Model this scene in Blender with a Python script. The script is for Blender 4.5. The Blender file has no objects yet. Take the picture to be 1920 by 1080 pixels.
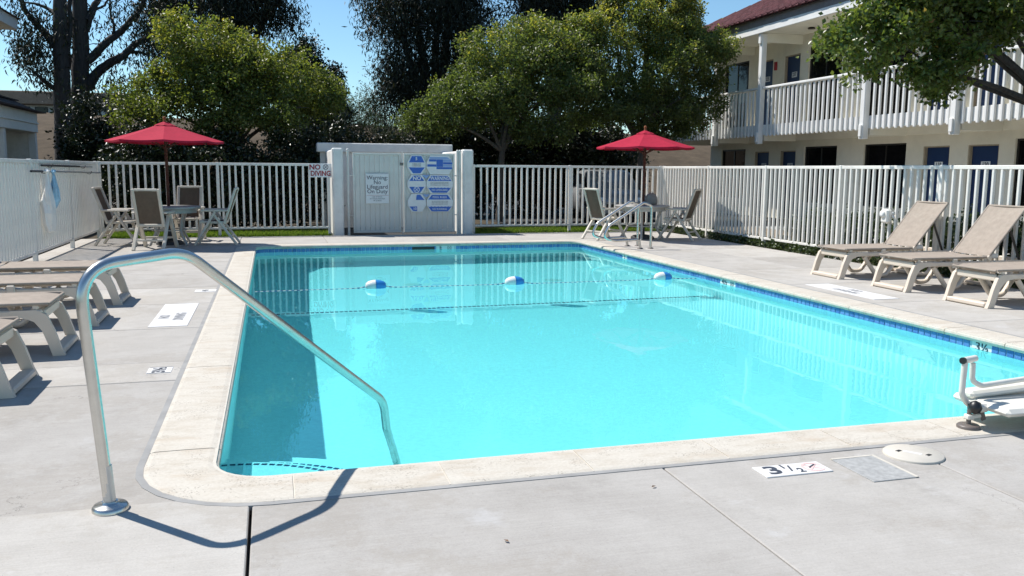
import bpy, bmesh, math, random
import numpy as np
from mathutils import Vector, Matrix

random.seed(7)
RNG = np.random.default_rng(11)
sc = bpy.context.scene
COL = sc.collection
R_ = math.radians

# ------------------------------------------------------------------ camera
F_PX, PITCH, ROLL, YAW, EYE = 1605.07, 0.137639, 0.00704692, 0.273792, 1.45
cam = bpy.data.cameras.new('camera')
cam_o = bpy.data.objects.new('camera', cam)
COL.objects.link(cam_o)
sc.camera = cam_o
cam.sensor_width = 36.0
cam.lens = 36.0 * F_PX / 1920.0
cam.clip_start, cam.clip_end = 0.05, 3000
_f = Vector((math.sin(YAW) * math.cos(PITCH), math.cos(YAW) * math.cos(PITCH), -math.sin(PITCH)))
_r = Vector((math.cos(YAW), -math.sin(YAW), 0))
_u = _r.cross(_f)
CR = math.cos(ROLL) * _r + math.sin(ROLL) * _u
CU = -math.sin(ROLL) * _r + math.cos(ROLL) * _u
CM = Matrix((CR, CU, -_f)).transposed().to_4x4()
CM.translation = (0, 0, EYE)
cam_o.matrix_world = CM

# ------------------------------------------------------------------ daylight
SUN_EL = R_(54.5)
SUN_H = Vector((-0.755, 0.656, 0)).normalized()          # where the sun stands, seen from the pool
TO_SUN = SUN_H * math.cos(SUN_EL) + Vector((0, 0, math.sin(SUN_EL)))
world = bpy.data.worlds.new('World')
sc.world = world
world.use_nodes = True
wn = world.node_tree
sky_t = wn.nodes.new('ShaderNodeTexSky')
sky_t.sky_type = 'NISHITA'
sky_t.sun_disc = False
sky_t.sun_elevation = SUN_EL
sky_t.sun_rotation = math.atan2(TO_SUN.x, TO_SUN.y)
sky_t.air_density = 1.0
sky_t.dust_density = 0.0
sky_t.ozone_density = 3.0
wn.nodes['Background'].inputs[1].default_value = 0.105
sky_c = wn.nodes.new('ShaderNodeMix'); sky_c.data_type = 'RGBA'; sky_c.blend_type = 'MULTIPLY'
sky_c.inputs[0].default_value = 1.0; sky_c.inputs[7].default_value = (.88, 1.07, 1.11, 1)   # the clear, slightly cyan blue of the photograph
wn.links.new(sky_t.outputs[0], sky_c.inputs[6])
wn.links.new(sky_c.outputs[2], wn.nodes['Background'].inputs[0])
sun = bpy.data.lights.new('sun', 'SUN')
sun.energy = 5.0
sun.angle = R_(0.5)
sun.color = (1.0, 0.96, 0.90)
sun_o = bpy.data.objects.new('sun', sun)
COL.objects.link(sun_o)
sun_o.rotation_euler = (-TO_SUN).to_track_quat('-Z', 'Y').to_euler()
sun_o.location = TO_SUN * 60
sun.cycles.is_caustics_light = True                       # lets the sun refract through the water onto the pool floor
sc.view_settings.view_transform = 'Standard'
sc.view_settings.look = 'None'
sc.view_settings.exposure = 0.30
sc.view_settings.gamma = 1.0
sc.view_settings.use_curve_mapping = False
sc.cycles.use_denoising = True
sc.cycles.max_bounces = 10
sc.cycles.transparent_max_bounces = 8
sc.cycles.sample_clamp_indirect = 6.0

# ------------------------------------------------------------------ helpers
def at(px, py, y=None, x=None, z=None):
    """a point of the place: the sight line of a photo pixel met with one plane of the world"""
    d = (px - 960) / F_PX * CR - (py - 540) / F_PX * CU + _f
    if y is not None: t = y / d.y
    elif x is not None: t = x / d.x
    else: t = (z - EYE) / d.z
    return Vector((0, 0, EYE)) + d * t

class MB:
    def __init__(s): s.V, s.F, s.M, s.S = [], [], [], []
    def add(s, vs, fs, m=0, smooth=False):
        b = len(s.V)
        s.V += [tuple(v) for v in vs]
        for f in fs:
            s.F.append([b + i for i in f]); s.M.append(m); s.S.append(smooth)
    def box(s, x0, x1, y0, y1, z0, z1, c=0.0, m=0, T=None):
        P = []
        if c <= 0:
            for x in (x0, x1):
                for y in (y0, y1):
                    for z in (z0, z1): P.append(Vector((x, y, z)))
            fs = [(0, 1, 3, 2), (4, 6, 7, 5), (0, 4, 5, 1), (2, 3, 7, 6), (0, 2, 6, 4), (1, 5, 7, 3)]
        else:
            c = min(c, abs(x1 - x0) * .45, abs(y1 - y0) * .45, abs(z1 - z0) * .45)
            X, Y, Z = (x0, x1), (y0, y1), (z0, z1)
            for i in (0, 1):
                for j in (0, 1):
                    for k in (0, 1):
                        ix, iy, iz = X[i] + (c if i == 0 else -c), Y[j] + (c if j == 0 else -c), Z[k] + (c if k == 0 else -c)
                        P += [Vector((X[i], iy, iz)), Vector((ix, Y[j], iz)), Vector((ix, iy, Z[k]))]
            n = lambda i, j, k, a: ((i * 2 + j) * 2 + k) * 3 + a
            fs = []
            for i in (0, 1):
                q = [n(i, 0, 0, 0), n(i, 1, 0, 0), n(i, 1, 1, 0), n(i, 0, 1, 0)]; fs.append(q if i else q[::-1])
                q = [n(0, i, 0, 1), n(0, i, 1, 1), n(1, i, 1, 1), n(1, i, 0, 1)]; fs.append(q if i else q[::-1])
                q = [n(0, 0, i, 2), n(1, 0, i, 2), n(1, 1, i, 2), n(0, 1, i, 2)]; fs.append(q if i else q[::-1])
            for a in (0, 1):
                for b in (0, 1):
                    q = [n(a, b, 0, 0), n(a, b, 1, 0), n(a, b, 1, 1), n(a, b, 0, 1)]; fs.append(q[::-1] if a == b else q)
                    q = [n(a, 0, b, 0), n(a, 1, b, 0), n(a, 1, b, 2), n(a, 0, b, 2)]; fs.append(q if a == b else q[::-1])
                    q = [n(0, a, b, 1), n(1, a, b, 1), n(1, a, b, 2), n(0, a, b, 2)]; fs.append(q[::-1] if a == b else q)
            for i in (0, 1):
                for j in (0, 1):
                    for k in (0, 1):
                        q = [n(i, j, k, 0), n(i, j, k, 1), n(i, j, k, 2)]
                        fs.append(q if (i + j + k) % 2 == 1 else q[::-1])
        if T is not None: P = [T @ p for p in P]
        s.add(P, fs, m)
        return s
    def bar(s, a, b, w, h, c=0.0, m=0, up=(0, 0, 1)):
        """a beam from a to b, w wide (sideways) and h deep (along up)"""
        a, b = Vector(a), Vector(b)
        d = b - a; L = d.length; d = d / L
        upv = Vector(up)
        side = d.cross(upv)
        if side.length < 1e-4: side = d.cross(Vector((1, 0, 0)))
        side.normalize(); uu = side.cross(d)
        T = Matrix((d, side, uu)).transposed().to_4x4(); T.translation = a
        return s.box(0, L, -w / 2, w / 2, -h / 2, h / 2, c, m, T)
    def tube(s, pts, r, n=10, m=0, closed=False, caps=True, flat=1.0):
        pts = [Vector(p) for p in pts]
        N = len(pts)
        rs = r if isinstance(r, (list, tuple)) else [r] * N
        vs = []; up = None
        for i in range(N):
            if closed: t = pts[(i + 1) % N] - pts[i - 1]
            else: t = pts[min(i + 1, N - 1)] - pts[max(i - 1, 0)]
            t.normalize()
            if up is None:
                up = Vector((0, 0, 1)) if abs(t.z) < .9 else Vector((1, 0, 0))
            up = (up - t * up.dot(t)).normalized()
            sd = t.cross(up)
            for k in range(n):
                a = 2 * math.pi * k / n
                vs.append(pts[i] + (sd * math.cos(a) + up * math.sin(a) * flat) * rs[i])
        fs = []
        for i in range(N if closed else N - 1):
            j = (i + 1) % N
            for k in range(n):
                l = (k + 1) % n
                fs.append((i * n + k, i * n + l, j * n + l, j * n + k))
        s.add(vs, fs, m, True)
        if caps and not closed:
            s.add(vs[:n], [list(range(n))[::-1]], m); s.add(vs[-n:], [list(range(n))], m)
        return s
    def lathe(s, prof, n=20, m=0, T=None, smooth=True):
        vs = []
        for r, z in prof:
            for k in range(n):
                a = 2 * math.pi * k / n
                vs.append(Vector((r * math.cos(a), r * math.sin(a), z)))
        fs = []
        for i in range(len(prof) - 1):
            for k in range(n):
                l = (k + 1) % n
                fs.append((i * n + k, i * n + l, (i + 1) * n + l, (i + 1) * n + k))
        if T is not None: vs = [T @ v for v in vs]
        s.add(vs, fs, m, smooth)
        s.add(vs[:n], [list(range(n))[::-1]], m); s.add(vs[-n:], [list(range(n))], m)
        return s
    def prism(s, poly, z0, z1, m=0, T=None):
        n = len(poly)
        vs = [Vector((x, y, z0)) for x, y in poly] + [Vector((x, y, z1)) for x, y in poly]
        fs = [list(range(n))[::-1], list(range(n, 2 * n))] + [(i, (i + 1) % n, n + (i + 1) % n, n + i) for i in range(n)]
        if T is not None: vs = [T @ v for v in vs]
        s.add(vs, fs, m)
        return s
    def build(s, name, mats, parent=None, fix=True):
        me = bpy.data.meshes.new(name)
        me.from_pydata(s.V, [], s.F)
        for mt in (mats if isinstance(mats, (list, tuple)) else [mats]): me.materials.append(mt)
        me.polygons.foreach_set('material_index', s.M)
        me.polygons.foreach_set('use_smooth', s.S)
        if fix and len(s.F) < 20000:
            bm = bmesh.new(); bm.from_mesh(me)
            bmesh.ops.recalc_face_normals(bm, faces=bm.faces)
            bm.to_mesh(me); bm.free()
        me.update()
        return link(name, me, parent)

def link(name, me, parent=None):
    o = bpy.data.objects.new(name, me)
    COL.objects.link(o)
    if parent is not None: o.parent = parent
    return o
def tag(o, label=None, cat=None, group=None, kind=None):
    if label: o['label'] = label
    if cat: o['category'] = cat
    if group: o['group'] = group
    if kind: o['kind'] = kind
    return o
def thing(name, label, cat, loc=(0, 0, 0), rz=0.0, group=None):
    o = bpy.data.objects.new(name, None)
    COL.objects.link(o)
    o.empty_display_size = .1
    o.location = loc; o.rotation_euler = (0, 0, rz)
    return tag(o, label, cat, group)
def structure(name, loc=(0, 0, 0)):
    o = bpy.data.objects.new(name, None)
    COL.objects.link(o); o.location = loc; o['kind'] = 'structure'
    return o
def copy_tree(o, parent=None):
    c = o.copy(); COL.objects.link(c)
    if parent is not None: c.parent = parent
    for ch in list(o.children): copy_tree(ch, c)
    return c
def copy_thing(o, label, loc, rz, group=None):
    c = copy_tree(o)
    c['label'] = label; c.location = loc; c.rotation_euler = (0, 0, rz)
    if group: c['group'] = group
    return c
def arc(cx, cy, r, a0, a1, n):
    return [(cx + r * math.cos(R_(a0 + (a1 - a0) * i / n)), cy + r * math.sin(R_(a0 + (a1 - a0) * i / n))) for i in range(n + 1)]
def rounded(pts, rad, n=6):
    """a 3D polyline whose inner corners are rounded with the given radii"""
    pts = [Vector(p) for p in pts]
    out = [pts[0]]
    for i in range(1, len(pts) - 1):
        r = rad[i - 1] if isinstance(rad, (list, tuple)) else rad
        a, b, c = pts[i - 1], pts[i], pts[i + 1]
        u, v = (a - b), (c - b)
        lu, lv = u.length, v.length
        u /= lu; v /= lv
        ang = u.angle(v)
        t = min(r / math.tan(ang / 2), lu * .49, lv * .49)
        p0, p1 = b + u * t, b + v * t
        for k in range(n + 1):
            w = k / n
            out.append((1 - w) ** 2 * p0 + 2 * w * (1 - w) * b + w * w * p1)
    out.append(pts[-1])
    return out
def text_mb(mb, s, size, T, m=0, depth=.002, bold=.0, sx=1.0, align='CENTER'):
    cu = bpy.data.curves.new('txt', 'FONT')
    cu.body = s; cu.size = size; cu.extrude = depth / 2; cu.offset = bold * size
    cu.align_x = align; cu.align_y = 'CENTER'; cu.resolution_u = 3
    ob = bpy.data.objects.new('txt', cu)
    me = bpy.data.meshes.new_from_object(ob)
    vs = [T @ Vector((v.co.x * sx, v.co.y, v.co.z)) for v in me.vertices]
    mb.add(vs, [list(p.vertices) for p in me.polygons], m)
    bpy.data.objects.remove(ob); bpy.data.curves.remove(cu); bpy.data.meshes.remove(me)
def frame(x, y, z, o):
    T = Matrix((Vector(x), Vector(y), Vector(z))).transposed().to_4x4(); T.translation = Vector(o)
    return T
def no_diving(mb, T, r, m=0, d=.002, w=.16):
    """the crossed-out swimmer ring"""
    n = 24
    vs = []; fs = []
    for k in range(n):
        a = 2 * math.pi * k / n
        for rr in (r, r * (1 - w)):
            for z in (-d / 2, d / 2): vs.append(T @ Vector((rr * math.cos(a), rr * math.sin(a), z)))
    for k in range(n):
        a, b = k * 4, ((k + 1) % n) * 4
        fs += [(a + 1, b + 1, b + 3, a + 3), (a, a + 2, b + 2, b), (a, b, b + 1, a + 1), (a + 2, a + 3, b + 3, b + 2)]
    mb.add(vs, fs, m)
    for sgn in (1, -1):
        c = T @ Matrix.Rotation(R_(45) * sgn, 4, 'Z')
        mb.box(-r * .93, r * .93, -r * w * .45, r * w * .45, -d / 2 - .0004 * sgn, d / 2 + .0003 * sgn, 0, m, c)

# ------------------------------------------------------------------ materials
def nmat(name):
    m = bpy.data.materials.new(name); m.use_nodes = True
    nt = m.node_tree
    return m, nt, nt.nodes['Principled BSDF']
def N(nt, t, **kw):
    n = nt.nodes.new(t)
    for k, v in kw.items():
        if isinstance(k, str) and hasattr(n, k): setattr(n, k, v)
        else: n.inputs[k.replace('_', ' ')].default_value = v
    return n
def noise(nt, vec, scale, detail=4, rough=.55):
    n = nt.nodes.new('ShaderNodeTexNoise')
    n.inputs['Scale'].default_value = scale; n.inputs['Detail'].default_value = detail; n.inputs['Roughness'].default_value = rough
    if vec is not None: nt.links.new(vec, n.inputs['Vector'])
    return n.outputs['Fac']
def ramp(nt, fac, stops):
    n = nt.nodes.new('ShaderNodeValToRGB')
    el = n.color_ramp.elements
    while len(el) < len(stops): el.new(.5)
    for e, (p, c) in zip(el, stops): e.position = p; e.color = (*c, 1) if len(c) == 3 else c
    nt.links.new(fac, n.inputs['Fac'])
    return n.outputs['Color']
def mix(nt, fac, a, b, mode='MIX'):
    n = nt.nodes.new('ShaderNodeMix'); n.data_type = 'RGBA'; n.blend_type = mode
    for i, v in ((0, fac), (6, a), (7, b)):
        if hasattr(v, 'is_linked') or hasattr(v, 'links'): nt.links.new(v, n.inputs[i])
        else: n.inputs[i].default_value = v if i == 0 else (*v, 1)
    return n.outputs[2]
def coords(nt, kind='Object', jitter=False):
    tc = nt.nodes.new('ShaderNodeTexCoord')
    v = tc.outputs[kind]
    if jitter:
        oi = nt.nodes.new('ShaderNodeObjectInfo')
        mu = nt.nodes.new('ShaderNodeMath'); mu.operation = 'MULTIPLY'; mu.inputs[1].default_value = 37.0
        nt.links.new(oi.outputs['Random'], mu.inputs[0])
        ad = nt.nodes.new('ShaderNodeVectorMath'); ad.operation = 'ADD'
        nt.links.new(v, ad.inputs[0]); nt.links.new(mu.outputs[0], ad.inputs[1])
        v = ad.outputs[0]
        return v, oi.outputs['Random']
    return v
def bump(nt, bs, h, strength=.3, dist=.01):
    b = nt.nodes.new('ShaderNodeBump'); b.inputs['Strength'].default_value = strength; b.inputs['Distance'].default_value = dist
    nt.links.new(h, b.inputs['Height']); nt.links.new(b.outputs['Normal'], bs.inputs['Normal'])
def plain(name, col, rough=.5, metal=0.0, var=.12, scale=9.0, bmp=0.0, spec=.5, dirt=None):
    """paint, plastic, metal: one colour with uneven wear"""
    m, nt, bs = nmat(name)
    v = coords(nt)
    f = noise(nt, v, scale, 5)
    c0 = tuple(x * (1 - var) for x in col); c1 = tuple(min(1, x * (1 + var)) for x in col)
    c = ramp(nt, f, [(.3, c0), (.7, c1)])
    if dirt:
        f2 = noise(nt, v, scale * .35, 6, .65)
        k = ramp(nt, f2, [(.52, (0, 0, 0)), (.72, (1, 1, 1))])
        c = mix(nt, k, c, dirt)
    nt.links.new(c, bs.inputs['Base Color'])
    bs.inputs['Roughness'].default_value = rough; bs.inputs['Metallic'].default_value = metal
    bs.inputs['Specular IOR Level'].default_value = spec
    if bmp: bump(nt, bs, noise(nt, v, scale * 8, 3), bmp, .004)
    return m

def concrete_mat():
    m, nt, bs = nmat('concrete')
    v, rnd = coords(nt, 'Object', True)
    big = noise(nt, v, .55, 5, .6); mid = noise(nt, v, 3.2, 6, .65); fine = noise(nt, v, 120, 3, .7)
    c = ramp(nt, big, [(.30, (.385, .36, .325)), (.55, (.455, .43, .395)), (.75, (.495, .47, .435))])
    c = mix(nt, .45, c, ramp(nt, mid, [(.34, (.335, .31, .28)), (.62, (.515, .49, .455))]))
    c = mix(nt, .35, c, ramp(nt, fine, [(.3, (.34, .32, .30)), (.7, (.54, .515, .48))]))
    br = noise(nt, v, 1.3, 7, .75)
    c = mix(nt, ramp(nt, br, [(.56, (0, 0, 0)), (.74, (.7, .7, .7))]), c, (.27, .25, .225))
    wr = noise(nt, v, 2.1, 5, .7)
    c = mix(nt, ramp(nt, wr, [(.62, (0, 0, 0)), (.72, (.5, .5, .5))]), c, (.55, .545, .54))
    # broom strokes
    mp = nt.nodes.new('ShaderNodeMapping'); mp.inputs['Scale'].default_value = (2.0, 60.0, 1)
    nt.links.new(v, mp.inputs['Vector'])
    st = noise(nt, mp.outputs[0], 2.0, 3, .6)
    c = mix(nt, .12, c, ramp(nt, st, [(.35, (.3, .3, .29)), (.65, (.56, .55, .54))]))
    sp = nt.nodes.new('ShaderNodeTexVoronoi'); sp.inputs['Scale'].default_value = 34
    nt.links.new(v, sp.inputs['Vector'])
    c = mix(nt, ramp(nt, sp.outputs['Distance'], [(.05, (.7, .7, .7)), (.08, (0, 0, 0))]), c, (.21, .20, .185))
    bl = noise(nt, v, .9, 8, .8)
    c = mix(nt, ramp(nt, bl, [(.50, (0, 0, 0)), (.57, (.35, .35, .35)), (.66, (.1, .1, .1))]), c, (.33, .295, .25))
    ck = nt.nodes.new('ShaderNodeTexVoronoi'); ck.feature = 'DISTANCE_TO_EDGE'; ck.inputs['Scale'].default_value = .42
    wp = nt.nodes.new('ShaderNodeVectorMath'); wp.operation = 'ADD'
    ns = nt.nodes.new('ShaderNodeTexNoise'); ns.inputs['Scale'].default_value = 2.5; ns.inputs['Detail'].default_value = 6; ns.inputs['Roughness'].default_value = .7
    nt.links.new(v, ns.inputs['Vector']); nt.links.new(v, wp.inputs[0]); nt.links.new(ns.outputs['Color'], wp.inputs[1]); nt.links.new(wp.outputs[0], ck.inputs['Vector'])
    ckm = nt.nodes.new('ShaderNodeMath'); ckm.operation = 'MULTIPLY'
    nt.links.new(ramp(nt, ck.outputs['Distance'], [(.0012, (.75, .75, .75)), (.004, (0, 0, 0))]), ckm.inputs[0])
    nt.links.new(ramp(nt, big, [(.52, (0, 0, 0)), (.6, (1, 1, 1))]), ckm.inputs[1])
    c = mix(nt, ckm.outputs[0], c, (.16, .15, .14))
    tone = ramp(nt, rnd, [(0, (.89, .885, .88)), (1, (1.04, 1.035, 1.02))])
    c = mix(nt, 1.0, c, tone, 'MULTIPLY')
    nt.links.new(c, bs.inputs['Base Color'])
    bs.inputs['Roughness'].default_value = .88; bs.inputs['Specular IOR Level'].default_value = .25
    h = mix(nt, .5, st, fine)
    bump(nt, bs, h, .25, .003)
    return m
def coping_mat():
    m, nt, bs = nmat('coping_stone')
    v, rnd = coords(nt, 'Object', True)
    mp = nt.nodes.new('ShaderNodeMapping'); mp.inputs['Scale'].default_value = (1.0, 2.6, 1)
    nt.links.new(v, mp.inputs['Vector'])
    a = noise(nt, mp.outputs[0], 4.0, 6, .65); b = noise(nt, v, 60, 4, .7)
    c = ramp(nt, a, [(.30, (.43, .37, .29)), (.5, (.54, .495, .425)), (.72, (.60, .56, .49))])
    c = mix(nt, .4, c, ramp(nt, b, [(.3, (.44, .40, .335)), (.7, (.66, .62, .55))]))
    rd = noise(nt, mp.outputs[0], 2.2, 6, .7)
    c = mix(nt, ramp(nt, rd, [(.54, (0, 0, 0)), (.72, (.7, .7, .7))]), c, (.45, .36, .265))
    pit = nt.nodes.new('ShaderNodeTexVoronoi'); pit.inputs['Scale'].default_value = 55
    nt.links.new(mp.outputs[0], pit.inputs['Vector'])
    gate = noise(nt, v, 7, 4, .6)
    pm = nt.nodes.new('ShaderNodeMath'); pm.operation = 'MULTIPLY'
    p1 = ramp(nt, pit.outputs['Distance'], [(.18, (1, 1, 1)), (.27, (0, 0, 0))])
    p2 = ramp(nt, gate, [(.50, (0, 0, 0)), (.58, (1, 1, 1))])
    nt.links.new(p1, pm.inputs[0]); nt.links.new(p2, pm.inputs[1])
    c = mix(nt, pm.outputs[0], c, (.20, .165, .13))
    nt.links.new(c, bs.inputs['Base Color'])
    bs.inputs['Roughness'].default_value = .85; bs.inputs['Specular IOR Level'].default_value = .25
    inv = nt.nodes.new('ShaderNodeMath'); inv.operation = 'SUBTRACT'; inv.inputs[0].default_value = 1
    nt.links.new(pm.outputs[0], inv.inputs[1])
    bump(nt, bs, mix(nt, .35, inv.outputs[0], b), .5, .004)
    return m
def tile_mat():
    m, nt, bs = nmat('glazed_blue_tile')
    v, rnd = coords(nt, 'Object', True)
    f = noise(nt, v, 90, 4, .7)
    c = ramp(nt, f, [(.3, (.04, .13, .38)), (.55, (.09, .22, .50)), (.75, (.20, .37, .64))])
    c = mix(nt, .45, c, ramp(nt, rnd, [(0, (.03, .11, .36)), (1, (.18, .34, .62))]))
    nt.links.new(c, bs.inputs['Base Color']); bs.inputs['Roughness'].default_value = .15
    return m
def leaf_mat(name, stops, trans=.3, rough=.42, spec=.5, tcol=1.6):
    m, nt, bs = nmat(name)
    at_ = nt.nodes.new('ShaderNodeAttribute'); at_.attribute_name = 'tint'
    c = ramp(nt, at_.outputs['Fac'], stops)
    nt.links.new(c, bs.inputs['Base Color'])
    bs.inputs['Roughness'].default_value = rough; bs.inputs['Specular IOR Level'].default_value = spec
    tr = nt.nodes.new('ShaderNodeBsdfTranslucent')
    tc = mix(nt, 1.0, c, (tcol * 1.0, tcol * 1.08, tcol * .5), 'MULTIPLY')
    nt.links.new(tc, tr.inputs['Color'])
    ms = nt.nodes.new('ShaderNodeMixShader'); ms.inputs[0].default_value = trans
    nt.links.new(bs.outputs[0], ms.inputs[1]); nt.links.new(tr.outputs[0], ms.inputs[2])
    nt.links.new(ms.outputs[0], nt.nodes['Material Output'].inputs['Surface'])
    return m
def bark_mat(name, a, b, sc_=(8, 8, 1.2)):
    m, nt, bs = nmat(name)
    v = coords(nt)
    mp = nt.nodes.new('ShaderNodeMapping'); mp.inputs['Scale'].default_value = sc_
    nt.links.new(v, mp.inputs['Vector'])
    f = noise(nt, mp.outputs[0], 2.2, 7, .7)
    nt.links.new(ramp(nt, f, [(.32, a), (.68, b)]), bs.inputs['Base Color'])
    bs.inputs['Roughness'].default_value = .9
    bump(nt, bs, f, .8, .03)
    return m
def fabric_mat(name, col, weave=420.0):
    m, nt, bs = nmat(name)
    v = coords(nt)
    w = nt.nodes.new('ShaderNodeTexWave'); w.inputs['Scale'].default_value = weave / 6; w.inputs['Distortion'].default_value = .5
    nt.links.new(v, w.inputs['Vector'])
    f = noise(nt, v, 14, 5, .6)
    c = ramp(nt, f, [(.3, tuple(x * .86 for x in col)), (.7, tuple(x * 1.1 for x in col))])
    c = mix(nt, .12, c, ramp(nt, w.outputs['Fac'], [(0, tuple(x * .6 for x in col)), (1, tuple(min(1, x * 1.3) for x in col))]))
    nt.links.new(c, bs.inputs['Base Color']); bs.inputs['Roughness'].default_value = .85
    bs.inputs['Specular IOR Level'].default_value = .2
    return m
def ground_mat(name, stops, scale=3.0, bmp=.5, sc2=.12):
    m, nt, bs = nmat(name)
    v = coords(nt)
    f = noise(nt, v, scale, 8, .7); g = noise(nt, v, scale * sc2, 5, .6)
    c = ramp(nt, f, stops)
    c = mix(nt, .4, c, ramp(nt, g, stops))
    nt.links.new(c, bs.inputs['Base Color']); bs.inputs['Roughness'].default_value = .95
    bs.inputs['Specular IOR Level'].default_value = .15
    bump(nt, bs, f, bmp, .05)
    return m

M = {}
M['concrete'] = concrete_mat()
M['coping'] = coping_mat()
M['tile'] = tile_mat()
M['joint'] = plain('joint_filler', (.05, .047, .044), .95)
M['grout'] = plain('tile_grout', (.50, .60, .66), .8)
M['plaster'] = plain('pool_plaster', (.87, .94, .94), .8, var=.05, scale=26)
M['step_tile'] = plain('navy_step_tile', (.015, .04, .11), .3)
M['steel'] = plain('stainless_steel', (.60, .59, .56), .27, 1.0, .06, 14)
M['fence'] = plain('white_fence_paint', (.78, .755, .70), .5, var=.05, scale=4, bmp=.1, dirt=(.60, .585, .55))
M['white'] = plain('white_paint', (.78, .775, .75), .55, var=.05, scale=3)
M['stucco'] = plain('white_stucco', (.74, .73, .70), .9, var=.06, scale=5, bmp=.5, dirt=(.55, .54, .50))
M['cream'] = plain('cream_stucco', (.72, .675, .56), .9, var=.06, scale=3, bmp=.4)
M['soffit'] = plain('cream_soffit', (.80, .77, .67), .85, var=.04, scale=3)
M['tan'] = plain('tan_trim', (.36, .30, .22), .8)
M['gate'] = plain('gate_paint', (.66, .655, .61), .6, var=.07, scale=3, dirt=(.52, .51, .46))
M['gate_low'] = plain('gate_plank_paint', (.64, .635, .59), .65, var=.08, scale=2.4, bmp=.15, dirt=(.47, .45, .40))
M['sign_white'] = plain('sign_enamel', (.72, .73, .74), .4, var=.03)
M['sign_blue'] = plain('sign_blue_print', (.035, .13, .50), .45, var=.05)
M['sign_pale'] = plain('sign_pale_blue_print', (.25, .38, .66), .45, var=.05)
M['sign_red'] = plain('sign_dark_red_print', (.30, .02, .03), .5)
M['sign_ink'] = plain('sign_dark_ink', (.05, .035, .06), .5)
M['black'] = plain('black_plastic', (.015, .015, .016), .4)
M['ink'] = plain('marker_ink', (.05, .06, .08), .6)
M['pink'] = plain('faded_pink_print', (.72, .50, .47), .7)
M['marker'] = plain('marker_paint', (.66, .65, .635), .7, var=.06, scale=18)
M['lid'] = plain('skimmer_lid_plastic', (.56, .52, .45), .6, var=.05, scale=12)
M['patch'] = plain('rough_mortar', (.36, .36, .35), .95, var=.2, scale=30, bmp=.5)
M['resin'] = plain('beige_resin', (.66, .57, .47), .45, var=.05, scale=5)
M['resin_grey'] = plain('weathered_resin', (.58, .53, .45), .5, var=.08, scale=5)
M['sling'] = fabric_mat('taupe_sling', (.35, .295, .245))
M['sling_dark'] = fabric_mat('brown_sling', (.13, .10, .075))
M['canvas'] = fabric_mat('crimson_canvas', (.40, .016, .045), 900)
M['wood'] = bark_mat('stained_wood', (.06, .02, .014), (.13, .045, .028), (30, 30, 2))
M['wood_light'] = bark_mat('varnished_wood', (.22, .08, .03), (.36, .15, .06), (30, 30, 2))
M['table'] = plain('table_resin', (.40, .385, .36), .35, var=.08, scale=4)
M['base'] = plain('umbrella_base', (.03, .032, .035), .6)
M['grey_bag'] = fabric_mat('grey_canvas', (.30, .30, .28))
M['float_white'] = plain('float_white', (.80, .79, .76), .35, var=.04)
M['float_blue'] = plain('float_blue', (.03, .24, .62), .35, var=.05)
M['rope_blue'] = plain('rope_blue', (.04, .10, .26), .7)
M['rope_white'] = plain('rope_white', (.62, .64, .60), .7)
M['lift'] = plain('lift_powder_coat', (.72, .69, .62), .4, var=.04)
M['brown_steel'] = plain('brown_enamel_steel', (.15, .125, .11), .45)
M['roof'] = plain('red_roof_tile', (.115, .032, .034), .8, var=.4, scale=4, bmp=.2)
M['roof_brown'] = plain('brown_shingle', (.055, .035, .032), .85, var=.3, scale=6)
M['eave_shade'] = plain('eave_shade_grey', (.20, .18, .18), .6)  # grey carries the shade of the tile overhang
M['door'] = plain('blue_door_paint', (.010, .032, .10), .4, var=.06)
M['bronze'] = plain('bronze_frame', (.02, .018, .016), .4)
M['silver'] = plain('car_silver', (.27, .275, .28), .3, .2, .03)
M['rubber'] = plain('rubber', (.018, .018, .018), .8)
M['bed'] = ground_mat('sunlit_soil', [(.3, (.17, .135, .095)), (.55, (.26, .21, .155)), (.75, (.36, .30, .23))], 6)
M['asphalt'] = ground_mat('asphalt', [(.3, (.035, .035, .036)), (.7, (.065, .065, .064))], 20, .2)
M['dirt'] = ground_mat('dry_soil', [(.3, (.05, .042, .03)), (.7, (.11, .09, .065))], 4)
M['dry_grass'] = ground_mat('dry_grass', [(.3, (.055, .042, .028)), (.55, (.10, .075, .05)), (.75, (.16, .12, .08))], 1.6)  # dry brown, darkened to carry the slope's backlit shade
M['turf'] = ground_mat('turf', [(.3, (.05, .10, .015)), (.7, (.12, .20, .035))], 9)
M['bark'] = bark_mat('dark_bark', (.028, .025, .024), (.075, .065, .058))
M['bark_grey'] = bark_mat('grey_bark', (.05, .042, .036), (.13, .11, .095))
M['bag_blue'] = plain('blue_bag_film', (.30, .52, .68), .3, var=.2, scale=14)
M['pole_silver'] = plain('aluminium_pole', (.52, .53, .53), .4, .8, .06)
M['ink_faded'] = plain('worn_marker_ink', (.30, .30, .31), .7)
M['mortar'] = plain('cream_mortar', (.56, .52, .45), .9, var=.08, scale=20)
M['caulk'] = plain('grey_sealant', (.30, .295, .285), .9, var=.15, scale=6)
M['leaf_dry'] = plain('dry_leaf', (.16, .09, .045), .8)
M['stone'] = ground_mat('rubble_stone', [(.3, (.20, .145, .105)), (.7, (.38, .29, .22))], 7, .6)
def glass_mat(name, tint, rough=.05):
    m, nt, bs = nmat(name)
    bs.inputs['Base Color'].default_value = (*tint, 1); bs.inputs['Roughness'].default_value = rough
    bs.inputs['Specular IOR Level'].default_value = .3
    return m
M['pane'] = glass_mat('dark_window_glass', (.006, .006, .007))
M['car_glass'] = glass_mat('car_window_glass', (.012, .014, .018))
M['leaf_olive'] = leaf_mat('olive_leaves', [(0, (.050, .070, .020)), (.45, (.112, .138, .034)), (.8, (.20, .215, .05)), (1, (.30, .25, .05))], .45)
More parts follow.
